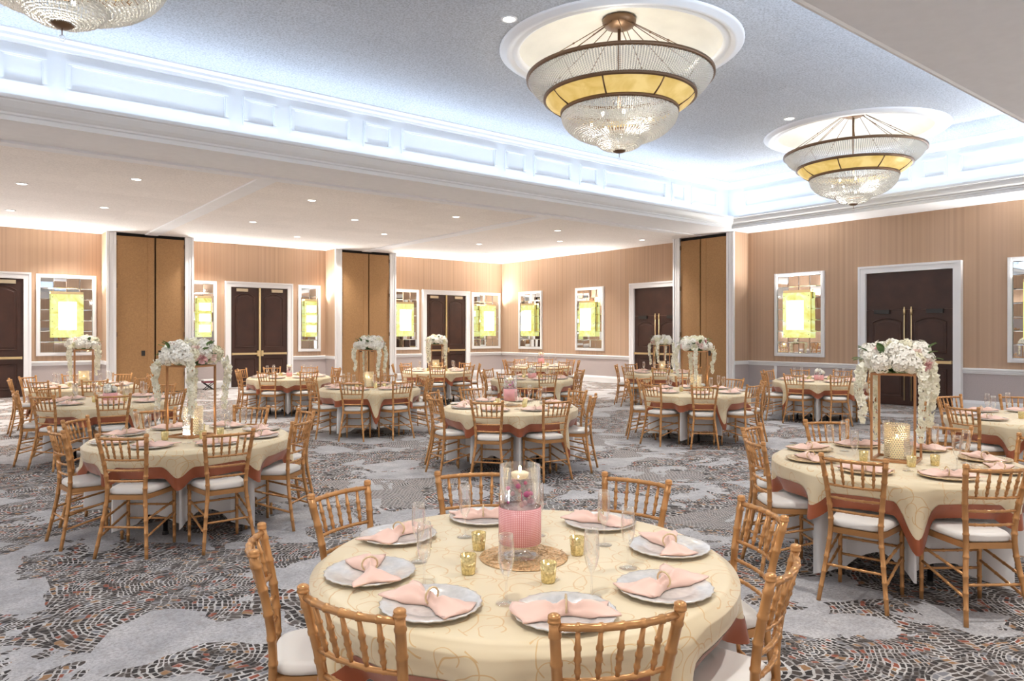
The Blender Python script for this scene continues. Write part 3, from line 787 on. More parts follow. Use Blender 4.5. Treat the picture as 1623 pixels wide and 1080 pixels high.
def make_chair(simple=False):
    t = empty('banquet_chair')
    def seg(z): return z
    bw = {0: .205, .45: .168, .90: .203}
    back = lambda s: [(s*.192,-.262,0), (s*.162,-.212,.25), (s*.141,-.185,.46), (s*.155,-.196,.66), (s*.181,-.243,.89)]
    NB = 6 if simple else 10; SG = 3 if simple else 5
    # cushion: rounded trapezoid pad
    m = MB(); rows = []
    def outline(sx, z, n=28):
        r = []
        for j in range(n):
            a = 2*PI*j/n; c, s_ = cos(a), sin(a); e = .42
            x = abs(c)**e*(1 if c >= 0 else -1); y = abs(s_)**e*(1 if s_ >= 0 else -1)
            wd = (.152+.042*(y+1)/2)
            r.append((x*wd*sx, (y*.180-.004)*sx + (0 if sx > .9 else 0), z))
        return r
    for sx, z in ((.97,.452),(1.0,.458),(1.01,.470),(.99,.484),(.95,.493),(.85,.499),(.6,.502),(.25,.503)): rows.append(outline(sx, z))
    m.quadgrid(rows, True); m.f.append(tuple(range(28))[::-1]); b = 7*28; m.f.append(tuple(b+j for j in range(28)))
    part('seat_cushion', m, M['cushion'], t)
    m = MB()
    P = [(-.146,-.188),(.146,-.188),(.197,.186),(-.197,.186)]
    for i in range(4):
        a, b_ = Vector(P[i]), Vector(P[(i+1) % 4]); d = (b_-a).normalized(); nrm = Vector((-d.y, d.x))*.03
        q = [a, b_, b_+nrm, a+nrm]; k0 = len(m.v)
        for z in (.415, .450): m.v += [(p.x, p.y, z) for p in q]
        for f in ((3,2,1,0),(4,5,6,7),(0,1,5,4),(1,2,6,5),(2,3,7,6),(3,0,4,7)): m.f.append(tuple(k0+u for u in f))
    m.poly([(p[0]*.98, p[1]*.98, .449) for p in P])
    part('seat_frame', m, M['gold'], t, False)
    fl = lambda s: [(s*.184,.168,0), (s*.182,.170,.45)]
    for s in (-1,1):
        m = MB(); bamboo(m, fl(s), .0145, [] if simple else [.12,.30,.48,.66,.84], NB, 1, lambda u: .82+.18*u); part('leg', m, M['gold'], t)
    bk = MB() if simple else None
    for s in (-1,1):
        m = bk or MB()
        bamboo(m, back(s), .0155, [.20,.34,.62,.76,.90] if simple else [.1,.2,.3,.42,.56,.66,.76,.86,.955], NB, SG, lambda u: .84+.16*min(1,u*2))
        c = Vector(back(s)[-1]); k_ = [(.0155,0),(.0185,.003),(.0185,.008),(.0165,.011),(.018,.016),(.0165,.022),(.010,.026),(.001,.027)]
        m.lathe([(r, z) for r, z in k_], NB, c.x, c.y, c.z-.004)
        if not simple: part('back_post', m, M['gold'], t)
    def pst(s, z):
        pth = catmull(back(s), 8)
        for i in range(1, len(pth)):
            if pth[i].z >= z: return pth[i-1].lerp(pth[i], (z-pth[i-1].z)/(pth[i].z-pth[i-1].z))
        return pth[-1]
    def rail_pts(z, bow):
        a, b_ = pst(-1, z), pst(1, z); mid = (a+b_)/2 + Vector((0,-bow,0))
        return [a, a.lerp(mid,.55)+Vector((0,-bow*.28,0)), mid, b_.lerp(mid,.55)+Vector((0,-bow*.28,0)), b_]
    zs = (.875, .715, .635, .555); bows = (.035,.026,.022,.018)
    for i, (z, bo) in enumerate(zip(zs, bows)):
        m = bk or MB()
        bamboo(m, rail_pts(z, bo), .0115 if i == 0 else .0085, [.17,.335,.5,.665,.83] if not (simple and i) else [], max(6,NB-2), 2, None, 1.22, .0045)
        if not simple: part('top_rail' if i == 0 else 'back_rail', m, M['gold'], t)
    top = catmull(rail_pts(zs[0], bows[0]), 6); low = catmull(rail_pts(zs[1], bows[1]), 6)
    for i in range(5):
        f = (i+1)/6; m = bk or MB(); a, b_ = along(low, f), along(top, f)
        if simple: m.tube([a, b_], .0075, 5)
        else: bamboo(m, [a, b_], .0072, [.18,.40,.62], 8, 1, lambda u: .75+.45*sin(PI*min(1,max(0,u)))**.7 if u < .75 else .75+.3*(u-.75), 1.32, .005)
        if not simple: part('spindle', m, M['gold'], t)
    if simple: part('backrest', bk, M['gold'], t)
    sb = MB() if simple else None
    F = lambda s, z: Vector((s*.183,.168+.002*z/.45,z))
    for a, b_ in ((F(-1,.30),F(1,.30)), (F(-1,.19),F(1,.19)), (pst(-1,.22),pst(1,.22)), (pst(-1,.27),F(-1,.33)), (pst(1,.27),F(1,.33)), (pst(-1,.15),F(-1,.24)), (pst(1,.15),F(1,.24))):
        m = sb or MB(); bamboo(m, [a, b_], .0085, [] if simple else [.15,.38,.62,.85], 6 if simple else 8, 1, None, 1.25, .0045)
        if not simple: part('stretcher', m, M['gold'], t)
    if simple: part('stretcher', sb, M['gold'], t)
    return t

# ------------------------------------------------------------------ table, cloths
RT_, HTAB = .80, .735
def ss(a, b, x):
    t = min(1, max(0, (x-a)/(b-a))); return t*t*(3-2*t)
def make_cloth_fns(seed, seats=None):
    rn = random.Random(seed)
    custom = bool(seats)
    seats = sorted(((q[0] % 360, q[1]) for q in seats), key=lambda q: q[0]) if seats else [(45.0*i, 1.02) for i in range(8)]
    cd = [rn.uniform(.03,.10), rn.uniform(.10,.17), rn.uniform(.02,.08), rn.uniform(.16,.27)]; rn.shuffle(cd)
    amp = [rn.uniform(.45,1.0) for _ in range(8)]; ph = [rn.uniform(0,6.28) for _ in range(4)]
    cor = rn.choice((0,1))
    def gapdist(phi):
        """distance to the nearest seat axis, scaled so that the middle of a gap is 22.5; index of the gap; how far in the seat stands"""
        p = math.degrees(phi) % 360; n = len(seats)
        for i in range(n):
            a0, a1 = seats[i][0], seats[(i+1) % n][0]
            w = (a1-a0) % 360; u = (p-a0) % 360
            if u < w or n == 1:
                k_ = i if u < w/2 else (i+1) % n
                return min(u, w-u)*22.5/max(w/2, .1) if w/2 < 22.5 else max(0, min(u, w-u)-(w/2-22.5)*.5)*22.5/(22.5+(w/2-22.5)*.5), i, min(0, seats[k_][1]-1.02)
        return 22.5, 0, 0
    def radw(phi, z):
        d, gi, ri = gapdist(phi)
        push = 1-ss(17.3 if not custom else 19.8, 22.4, d)*(.55+.45*amp[gi])
        drop = (HTAB-z)
        out = RT_+.008 + .04*ss(0,.5,drop)*(1-push) + .006*sin(14*phi+ph[0])*ss(0.02,.3,drop)+.006*sin(23*phi+ph[1])*ss(.05,.4,drop)
        inn = .552+.010*sin(11*phi+ph[2])+ri
        return out+(inn-out)*push*ss(.08,.25,drop)
    def rad(phi, z):
        d, gi, ri = gapdist(phi); drop = (HTAB-z)
        push = 1-ss(14.0, 22.0, d)*(.35+.65*amp[gi])
        out = RT_+.026 + .06*ss(0,.5,drop)*(1-push) + .008*sin(14*phi+ph[0])*ss(0.02,.3,drop)+.007*sin(23*phi+ph[1])*ss(.05,.4,drop)
        r = out+(.755+ri+.012*sin(11*phi+ph[2])-out)*push*ss(.05,.25,drop)
        return max(r, radw(phi, z)+.014)
    def Sgold(phi):
        d, gi, ri = gapdist(phi)
        g_ = phi-math.radians(22.5+45*cor)
        k_ = ss(12.8, 22.5, d)
        return .222+.006*sin(9*phi+ph[3]) + k_*(.07+.035*sin(5*phi+ph[2])) + k_*cd[int(((math.degrees(g_)+45) % 360)//90)]*max(0,.5+.5*cos(4*g_))
    def Swhite(phi):
        g_ = phi-math.radians(22.5)
        return .53+.075*(.5+.5*cos(8*g_))**2+.06*(.5+.5*cos(4*g_+PI*(1-cor)))**2 + .02*sin(7*phi+ph[1])
    return rad, Sgold, Swhite, radw
def cloth_mesh(rad, S, off, s0, s1, rows, top, N=320):
    """hanging part from s0(phi) to s1(phi); top closes the flat disc"""
    m = MB(); m.uv = []
    R = []
    zt = HTAB+.004+off
    if top:
        for r in (.02,.2,.4,.6,.72,.78): R.append([(r*cos(2*PI*j/N), r*sin(2*PI*j/N), zt, r) for j in range(N)])
        for u in (.25,.6,1.0):
            a = u*PI/2; R.append([((RT_-.02+(.02+off)*sin(a))*cos(2*PI*j/N), (RT_-.02+(.02+off)*sin(a))*sin(2*PI*j/N), zt-.02*(1-cos(a)), RT_-.02+.02*u) for j in range(N)])
    for i in range(1 if top else 0, rows+1):
        f = i/rows; row = []
        for j in range(N):
            ph = 2*PI*j/N; s = s0(ph)+(s1(ph)-s0(ph))*f; s = max(s, .02); z = zt-.0-s
            r = rad(ph, z)+off; row.append((r*cos(ph), r*sin(ph), z, RT_+s))
        R.append(row)
    rr = [[p[:3] for p in row] for row in R]
    m.quadgrid(rr, True)
    for row in R:
        for p in row:
            a = math.atan2(p[1], p[0]); m.uv.append((p[3]*cos(a), p[3]*sin(a)))
    if top: m.f.append(tuple(range(N))[::-1])
    m.f = [f[::-1] for f in m.f]
    return m
def cloth_set(sd, seats=None):
    rad, Sg, Sw, rw_ = make_cloth_fns(sd, seats); zero = lambda p: .02
    w_ = cloth_mesh(rw_, Sw, .0, zero, Sw, 26, True).mesh('white_tablecloth', M['white_cloth'])
    g_ = cloth_mesh(rad, Sg, .006, zero, lambda p: Sg(p)-.085, 16, True).mesh('gold_overlay', M['organza'])
    c_ = cloth_mesh(rad, Sg, .009, lambda p: Sg(p)-.095, Sg, 5, False).mesh('satin_border', M['copper'])
    return w_, g_, c_
CLOTH = [cloth_set(sd) for sd in (3, 8, 21)]
def make_table():
    t = empty('banquet_table')
    m = MB(); m.lathe([(.001,HTAB-.03),(.785,HTAB-.03),(.79,HTAB-.02),(.79,HTAB-.003),(.78,HTAB),(.001,HTAB)], 48); autosmooth(part('tabletop', m, M['plywood'], t))
    for i in range(4):
        a = PI/4+PI/2*i; x, y = .40*cos(a), .40*sin(a)
        m = MB(); m.tube([(x,y,0),(x,y,HTAB-.03)], .018, 10); m.lathe([(.025,0),(.025,.02),(.018,.03)], 10, x, y); part('leg', m, M['dark_metal'], t)
    m = MB(); m.box(-.40,.40,-.012,.012,HTAB-.06,HTAB-.031); m.box(-.012,.012,-.40,.40,HTAB-.06,HTAB-.031); part('brace', m, M['dark_metal'], t, False)
    return t
ZC = HTAB+.0115   # top of the overlay cloth

# ------------------------------------------------------------------ table settings
def make_charger(mat):
    m = MB(); n = 48
    prof = [(.001,.006),(.09,.006),(.105,.010),(.112,.014),(.155,.019),(.165,.020),(.168,.018),(.160,.012),(.11,.004),(.10,.0),(.001,.0)]
    rows = []
    for r, h in prof:
        rows.append([((r+(.0025*cos(24*2*PI*j/n) if r > .15 else 0))*cos(2*PI*j/n), (r+(.0025*cos(24*2*PI*j/n) if r > .15 else 0))*sin(2*PI*j/n), h) for j in range(n)])
    m.quadgrid(rows, True, flip=True); return m.mesh('charger_plate', mat)
CHARGER = make_charger(M['charger']); CHARGERG = make_charger(M['chargergold'])
def plate_z(r):
    K = ((0,.0085),(.09,.0085),(.106,.0125),(.113,.0165),(.155,.0215),(.17,.0225),(.3,.0225))
    for (a, x), (c, y) in zip(K, K[1:]):
        if r <= c: return x+(y-x)*(r-a)/(c-a)
    return .0225
def make_napkin(v):
    rn = random.Random(v); t = empty('napkin')
    nu, nv = 26, 14; m = MB(); tp = []; bt = []
    lw, rw = rn.uniform(.085,.10), rn.uniform(.06,.085); sk1, sk2 = rn.uniform(-.04,.04), rn.uniform(-.04,.04); f1, f2 = rn.uniform(1.5,2.3), rn.uniform(1.5,2.6)
    for i in range(nu+1):
        u = -1+2*i/nu; a = abs(u)
        W_ = .020+((lw if u < 0 else rw)-.02)*ss(.05,.95,a)**.8
        x = u*(.165 if u < 0 else .15); sk = (sk1 if u < 0 else sk2)*a
        rt, rb = [], []
        for j in range(nv+1):
            v_ = -1+2*j/nv; y = v_*W_+sk
            env = (1-v_*v_*.9)
            h = .030*(1-ss(0,.28,a)) + .010+ .030*ss(.08,.4,a)*(1-ss(.5,1.05,a)*.75)
            fold = .007*sin(v_*PI*(f1 if u < 0 else f2)+(1 if u < 0 else 2.2))*(1-.4*a)
            z = .010+max(.004, h*env**.8+fold*env)
            xe = x + (.012*sin(v_*3+v)*(1 if a > .9 else 0))
            q_ = plate_z(math.hypot(xe, y)); rt.append((xe, y, max(z, q_+.005))); rb.append((xe*.99, y*.97, q_))
        tp.append(rt); bt.append(rb)
    b = m.quadgrid(tp); b2 = m.quadgrid(bt, flip=True); n1 = nv+1
    for i in range(nu):
        for j in (0, nv):
            q = (b+i*n1+j, b+(i+1)*n1+j, b2+(i+1)*n1+j, b2+i*n1+j); m.f.append(q if j == 0 else q[::-1])
    for j in range(nv):
        for i in (0, nu):
            q = (b+i*n1+j, b+i*n1+j+1, b2+i*n1+j+1, b2+i*n1+j); m.f.append(q[::-1] if i == 0 else q)
    m.f = [f[::-1] for f in m.f]
    part('cloth_bow', m, M['napkin'], t)
    m = MB(); c = .0395; R = .029; tilt = rn.uniform(-.25,.25)
    pts = [(sin(tilt)*R*cos(2*PI*k_/30)+.004, R*cos(2*PI*k_/30), c+R*.92*sin(2*PI*k_/30)) for k_ in range(31)]
    m.tube(pts, [.0042 if k_ % 2 else .0030 for k_ in range(31)], 6, False); part('napkin_ring', m, M['ring'], t)
    return t
def make_flute():
    m = MB(); m.lathe([(.001,.0),(.034,.0),(.035,.0025),(.010,.006),(.0045,.012),(.0038,.05),(.0042,.078),(.009,.088),(.020,.110),(.0265,.140),(.0275,.165),(.0255,.205),(.0235,.232),(.0225,.232),(.0245,.205),(.0262,.165),(.025,.140),(.0185,.112),(.006,.093),(.001,.092)], 20)
    return m.mesh('champagne_flute', M['glass'])
FLUTE = make_flute()
def make_votive():
    t = empty('votive_candle')
    m = MB(); m.lathe([(.001,.0),(.024,.0),(.026,.004),(.031,.072),(.029,.072),(.0245,.010),(.001,.008)], 20); part('glass_holder', m, M['mercury'], t)
    m = MB(); m.lathe([(.0235,.009),(.0265,.045),(.022,.047),(.001,.046)], 16); part('wax', m, M['wax'], t)
    m = MB(); m.sphere((0,0,.058), .005, 8, 6, sz=2.0); part('flame', m, M['flame'], t)
    return t

# ------------------------------------------------------------------ flowers
def fr(n):
    n = Vector(n).normalized(); a = Vector((0,0,1)) if abs(n.z) < .9 else Vector((1,0,0))
    x = a.cross(n).normalized(); return x, n.cross(x), n
def make_rose(mat, R, layers, seed):
    rn = random.Random(seed); m = MB()
    for l in range(layers):
        f = l/(layers-1); n = 3+l; rb = R*(.10+.55*f); op = R*(.06+.50*f**1.3)
        hgt = R*(.95-.30*f)
        for p in range(n):
            a0 = 2*PI*(p/n)+l*.9+rn.uniform(-.15,.15); wd = (2*PI/n)*.66
            rows = []
            for i in range(5):
                t = i/4; rr = rb*(.45+.55*t**.6)+op*t**2.2; z = -.35*R*f+hgt*t*(1-.25*f*t) - R*.18*f*t**4
                row = []
                for j in range(5):
                    s = -1+j/2; ww = wd*(.55+.6*t-.45*t**3); row.append((rr*(1+.05*s*s)*cos(a0+s*ww*.75), rr*(1+.05*s*s)*sin(a0+s*ww*.75), z-R*.10*s*s*t+rn.uniform(-.02,.02)*R))
                rows.append(row)
            m.quadgrid(rows)
    m.sphere((0,0,-.1*R), R*.35, 8, 5)
    return m.mesh('bloom', mat)
def make_hydrangea(mat, R, n, seed):
    rn = random.Random(seed); m = MB()
    for i in range(n):
        z = 1-1.7*(i+.5)/n; a = i*2.39996; q = math.sqrt(max(0,1-z*z)); d = Vector((q*cos(a), q*sin(a), z))
        c = d*R*rn.uniform(.88,1.04); x, y, nn = fr(d+Vector((rn.uniform(-.25,.25) for _ in range(3)))); ro = rn.uniform(0,1.6); fs = R*rn.uniform(.26,.36)
        for k_ in range(4):
            an = ro+k_*PI/2; u = x*cos(an)+y*sin(an); w_ = x*-sin(an)+y*cos(an)
            b = len(m.v)
            m.v += [tuple(c), tuple(c+u*fs*.6+w_*fs*.5+nn*fs*.18), tuple(c+u*fs*1.1+nn*fs*.05), tuple(c+u*fs*.6-w_*fs*.5+nn*fs*.18)]
            m.f.append((b,b+3,b+2,b+1))
    m.sphere((0,0,0), R*.72, 10, 7)
    return m.mesh('bloom', mat, False)
BL = [make_hydrangea(M['petal_white'], .064, 46, 1), make_hydrangea(M['petal_cream'], .060, 44, 2), make_rose(M['petal_white'], .050, 7, 3), make_rose(M['petal_pink'], .046, 6, 4), make_rose(M['petal_blush'], .048, 6, 5), make_rose(M['petal_cream'], .050, 7, 6), make_hydrangea(M['petal_white'], .054, 40, 7)]
def leaf_mesh():
    m = MB(); rows = []
    for i in range(7):
        t = i/6; w_ = .026*sin(PI*min(1,t*.96+.02))**.8; zz = .02*sin(PI*t)
        rows.append([(t*.095, -w_, zz+.006), (t*.095, 0, zz), (t*.095, w_, zz+.006)])
    m.quadgrid(rows); return m.mesh('leaf', M['leaf'])
LEAF = leaf_mesh()
def orient(o, loc, d, spin=0):
    x, y, n = fr(d); mt = Matrix((x, y, n)).transposed().to_4x4() @ Matrix.Rotation(spin, 4, 'Z')
    o.matrix_local = Matrix.Translation(loc) @ mt
def garland(m, p0, L, seed):
    rn = random.Random(seed); pts = []
    for i in range(9):
        t = i/8; pts.append(Vector((p0[0]*(1+.10*sin(PI*min(1,t*1.6))), p0[1]*(1+.10*sin(PI*min(1,t*1.6))), p0[2]-L*t)) + Vector((rn.uniform(-.008,.008), rn.uniform(-.008,.008), 0)))
    m.tube(pts, .0022, 5); path = pts; nb = int(L/.0145)
    for i in range(nb):
        t = (i+.3)/nb; c = along(path, t); a = i*2.4+rn.uniform(-.5,.5); d = Vector((cos(a), sin(a), rn.uniform(-.5,.1))).normalized()
        c = c+d*.022*(1-.4*t); x, y, n = fr(d); fs = .039*(1-.35*t)*rn.uniform(.8,1.2)
        for k_ in range(5):
            an = k_*2*PI/5+.3; u = x*cos(an)+y*sin(an); w_ = -x*sin(an)+y*cos(an); wd = .52 if k_ % 2 else .40
            b = len(m.v)
            m.v += [tuple(c), tuple(c+u*fs*.55-w_*fs*wd+n*fs*.22), tuple(c+u*fs*1.0+n*fs*.05), tuple(c+u*fs*.55+w_*fs*wd+n*fs*.22)]
            m.f.append((b,b+1,b+2,b+3))
        m.octa(tuple(c+n*fs*.2), fs*.16)
ZS = .62
def make_arrangement(seed):
    """origin at the stand's top plate"""
    rn = random.Random(seed); t = empty('flower_arrangement')
    m = MB(); m.sphere((0,0,.068), .14, 14, 8, sx=1.15, sy=1.15, sz=.47); m.lathe([(.001,.001),(.12,.001),(.13,.01)], 20); part('foam_base', m, M['leaf'], t)
    n = 42
    order = [0,2,6,1,5,0,4,2,6,3,0,1,2,5,6,0,3,2,1,6,4,0,2,5,6,1,0,3,6,0,2,1,6,5,0,4,6,0,1,6,2,0]
    rn.shuffle(order)
    for i in range(n):
        f = (i+.5)/n; zc = 1-1.12*f; a = i*2.39996+seed; q = math.sqrt(max(0,1-zc*zc)); jr = rn.uniform(.9,1.1)
        d = Vector((q*cos(a), q*sin(a), zc)); p = Vector((d.x*.205*jr, d.y*.205*jr, max(.060+d.z*.125*jr, .066)))
        o = link('bloom', BL[order[i]], t); orient(o, p, Vector((d.x, d.y, max(d.z,-.05)+.25)), rn.uniform(0,6))
    for i in range(11):
        a = rn.uniform(0,6.28); h = rn.uniform(0,.9); d = Vector((cos(a)*(1.1-h*.6), sin(a)*(1.1-h*.6), .2+h))
        o = link('leaf', LEAF, t); x = d.normalized()
        up = Vector((0,0,1)); y = up.cross(x).normalized(); zz = x.cross(y)
        mt = Matrix((x, y, zz)).transposed().to_4x4(); o.matrix_local = Matrix.Translation(Vector((cos(a)*.20, sin(a)*.20, .06+h*.09))) @ mt
    for k_ in range(4):
        a = PI/4+k_*PI/2+rn.uniform(-.12,.12); L = [.50,.44,.56,.40][(k_+seed) % 4]
        m = MB(); garland(m, (.268*cos(a), .268*sin(a), .05), L, seed*7+k_); part('orchid_garland', m, M['orchid'], t, False)
    return t
def make_stand():
    t = empty('flower_stand'); w_ = .135; q = .0075
    for nm, z in (('base_frame', .0), ('top_frame', ZS-.015)):
        m = MB(); m.box(-w_-q,w_+q,-w_-q,-w_+q,z,z+.015); m.box(-w_-q,w_+q,w_-q,w_+q,z,z+.015); m.box(-w_-q,-w_+q,-w_+q,w_-q,z,z+.015); m.box(w_-q,w_+q,-w_+q,w_-q,z,z+.015)
        if z: m.box(-w_,w_,-.01,.01,z+.002,z+.013); m.box(-.01,.01,-w_,w_,z+.003,z+.0145); m.lathe([(.001,z+.0148),(.1,z+.0148)], 20)
        part(nm, m, M['copperframe'], t, False)
    for sx in (-1,1):
        for sy in (-1,1):
            m = MB(); m.box(sx*w_-q, sx*w_+q, sy*w_-q, sy*w_+q, .0151, ZS-.0152); part('post', m, M['copperframe'], t, False)
    return t
def make_candleholder():
    t = empty('crystal_candle_holder'); R = .078
    m = MB(); m.lathe([(.001,.0),(R+.006,.0),(R+.006,.008),(R-.004,.010)], 28); part('base', m, M['copperframe'], t)
    m = MB(); nb, nr = 30, 17
    for j in range(nr):
        for i in range(nb):
            a = 2*PI*(i+.5*(j % 2))/nb; m.octa((R*cos(a), R*sin(a), .018+j*.0145), .0082)
    part('crystal_shade', m, M['bead_candle'], t, False)
    m = MB(); m.lathe([(.001,.0105),(.045,.0105),(.045,.15),(.040,.155),(.001,.152)], 20); part('candle', m, M['wax'], t)
    m = MB(); m.sphere((0,0,.168), .008, 8, 6, sz=2); part('flame', m, M['flame'], t)
    l = lamp('candle_light', 'POINT', (0,0,.20), .4, (1,.72,.38), shadow_soft_size=.03); l.parent = t
    return t
def make_vase(kind):
    """pink beaded vases: 'tall' (pearls in water), 'flowers', 'small'"""
    t = empty('glass_vase'); R, z0, H = (.082,.0,.0), .055, .31
    R = .082 if kind != 'small' else .055; z0 = .055 if kind == 'tall' else .004; H = {'tall': .31, 'flowers': .16, 'small': .24}[kind]
    if kind == 'tall':
        m = MB(); m.lathe([(.001,.0),(.075,.0),(.078,.004),(.06,.012),(.03,.022),(.022,.035),(.035,.050),(.06,z0-.001),(.001,z0-.001)], 28); part('glass_foot', m, M['glass'], t)
    m = MB(); m.lathe([(.001,z0),(R-.002,z0),(R,z0+.004),(R,z0+H),(R-.004,z0+H),(R-.004,z0+.008),(.001,z0+.008)], 36); part('glass_cylinder', m, M['glass'], t)
    m = MB(); hs_ = .145 if kind == 'tall' else (.10 if kind == 'flowers' else .08); m.lathe([(R+.001,z0+.001),(R+.0035,z0+.003),(R+.0035,z0+hs_),(R+.001,z0+hs_+.001)], 48); part('beaded_sleeve', m, M['sleeve'], t)
    m = MB(); m.lathe([(.001,z0+.009),(R-.006,z0+.009),(R-.006,z0+hs_-.004),(.001,z0+hs_-.002)], 30); part('gel_beads', m, M['gel'], t)
    rn = random.Random(5)
    if kind in ('tall', 'small'):
        zz = z0+H*.86; rw = R-.005
        m = MB(); m.lathe([(.001,zz),(rw,zz)], 30); part('water_surface', m, M['glass'], t)
        for i in range(17 if kind == 'tall' else 8):
            a = rn.uniform(0,6.28); r = (R-.02)*math.sqrt(rn.uniform(.05,1)); s = rn.uniform(.006,.0125)
            m = MB(); m.sphere((r*cos(a), r*sin(a), z0+hs_+.01+rn.uniform(0,1)**1.3*(zz-z0-hs_-.035)), s, 12, 8); part('pearl', m, M['pearl' if i % 4 else 'hotpink'], t)
        m = MB(); m.lathe([(.001,zz-.014),(.022,zz-.012),(.034,zz),(.036,zz+.012),(.028,zz+.016),(.001,zz+.015)], 20); part('floating_candle', m, M['wax'], t)
        m = MB(); m.sphere((0,0,zz+.028), .006, 8, 6, sz=2.2); part('flame', m, M['flame'], t)
        m = MB(); m.tube([(.012,0,z0+hs_+.0),(.012,.005,z0+hs_+.05)], .002, 5); m.sphere((.018,-.03,z0+hs_+.05), .016, 10, 6, sx=1.5, sz=.8); part('orchid_petal', m, M['hotpink'], t)
    else:
        for i in range(12):
            f = (i+.5)/12; zc = 1-f*.9; a = i*2.4; q = math.sqrt(1-zc*zc); o = link('bloom', BL[[2,6,4,0,5,3][i % 6]], t)
            orient(o, Vector((q*cos(a)*.062, q*sin(a)*.062, z0+H*.80+zc*.055)), Vector((q*cos(a), q*sin(a), zc+.3)), a); o.scale = (.72,.72,.72)
        m = MB(); m.lathe([(.001,z0+hs_),(R-.006,z0+hs_),(R-.012,z0+H*.85),(.001,z0+H*.9)], 20); part('foliage_collar', m, M['leaf'], t)
    return t
def make_placemat():
    m = MB(); rn = random.Random(2); m.lathe([(.001,.004),(.10,.005),(.172,.004),(.178,.001),(.001,.0005)], 60)
    for k_ in range(150):
        a = rn.uniform(0,6.28); r = .165*math.sqrt(rn.random()); b = rn.uniform(0,6.28); L = rn.uniform(.02,.05)
        p = Vector((r*cos(a), r*sin(a), .0055)); d = Vector((cos(b), sin(b), 0))*L
        e = p+d
        if e.xy.length > .185: continue
        m.tube([p, p+d*.5+Vector((0,0,.002)), e], .0012, 4)
    return m.mesh('woven_placemat', M['placemat'])

PC_FULL, PC_SIMPLE, PT = make_chair(), make_chair(True), make_table()
PN = [make_napkin(i) for i in (1,2,3,4)]
PV, PS, PCH = make_votive(), make_stand(), make_candleholder()
PA = [make_arrangement(s) for s in (1,2,3)]
PVASE = {k_: make_vase(k_) for k_ in ('tall','flowers','small')}
PMAT = make_placemat()
USED = set()
def use(proto, loc, rz, label, cat, grp=None):
    t = proto if proto.name not in USED else copy_tree(proto)
    USED.add(proto.name); t.location = loc; t.rotation_euler = (0,0,rz); tag(t, label, cat, grp); return t
def useme(name, me, loc, rz, label, cat, grp=None):
    return tag(link(name, me, None, loc, rz), label, cat, grp)

# ------------------------------------------------------------------ the fifteen tables
#  name: x, y, phase(deg), full chairs, centrepiece, description
TABLES = [
 ('T1', 1.825, 2.235, 19.9, 1, 'tall', 'nearest pink-vase table'),
 ('T2', 1.68, 6.65, 1.8, 1, 'stand', 'tall-flower table at front left'),
 ('T3', 1.71, 10.79, 37.6, 1, 'flowers', 'left table with a small pink flower vase'),
 ('T4', 1.83, 14.04, 1.2, 0, 'stand', 'tall-flower table by the left mirror'),
 ('T5', 5.53, 14.39, 44.6, 0, 'small', 'table before the middle double doors'),
 ('T6', 5.50, 10.76, 2.0, 1, 'stand', 'tall-flower table before the middle partition'),
 ('T7', 9.18, 14.53, 14.3, 0, 'stand', 'tall-flower table by the far double doors'),
 ('T8', 5.47, 6.96, 37.1, 1, 'tall', 'pink-vase table in the middle of the room'),
 ('T9', 9.14, 10.93, 21.3, 0, 'flowers', 'flower-vase table behind the middle one'),
 ('T10', 12.70, 14.81, 40.4, 0, 'tall', 'pink-vase table in the far corner'),
 ('T11', 12.81, 10.72, 39.1, 0, 'stand', 'tall-flower table by the dark right doorway'),
 ('T12', 9.12, 6.97, .2, 1, 'stand', 'tall-flower table before the right partition'),
 ('T13', 12.99, 7.06, 4.0, 1, 'flowers', 'flower-vase table below the right wall mirror'),
 ('T14', 5.29, 2.30, 7.8, 1, 'stand', 'tall-flower table at front right'),
 ('T15', 9.06, 2.53, 24.9, 1, None, 'table at the right edge'),
]
SIDE = {0: 'near', 1: 'near-right', 2: 'right', 3: 'far-right', 4: 'far', 5: 'far-left', 6: 'left', 7: 'near-left'}
SEATFIX = {'T1': [(157.6,1.01),(201.9,1.01),(245.7,.99),(289.5,1.0),(332.3,1.04),(15.8,1.01),(67.3,1.02),(109.5,1.03)],
 'T14': [(190.1,1.03),(145.2,1.03),(102.8,1.04),(54.1,1.04),(3.4,1.03),(231.6,1.05)],
 'T2': [(228.6,1.03),(270.5,1.05),(315.4,1.01),(0,1.04),(43.5,1.06),(94.4,1.03),(143,1.0),(185.6,1.02)]}
rn = random.Random(11)
def ingroup(u, v, mgn=60): return -mgn < u < 1623+mgn and v < 1180
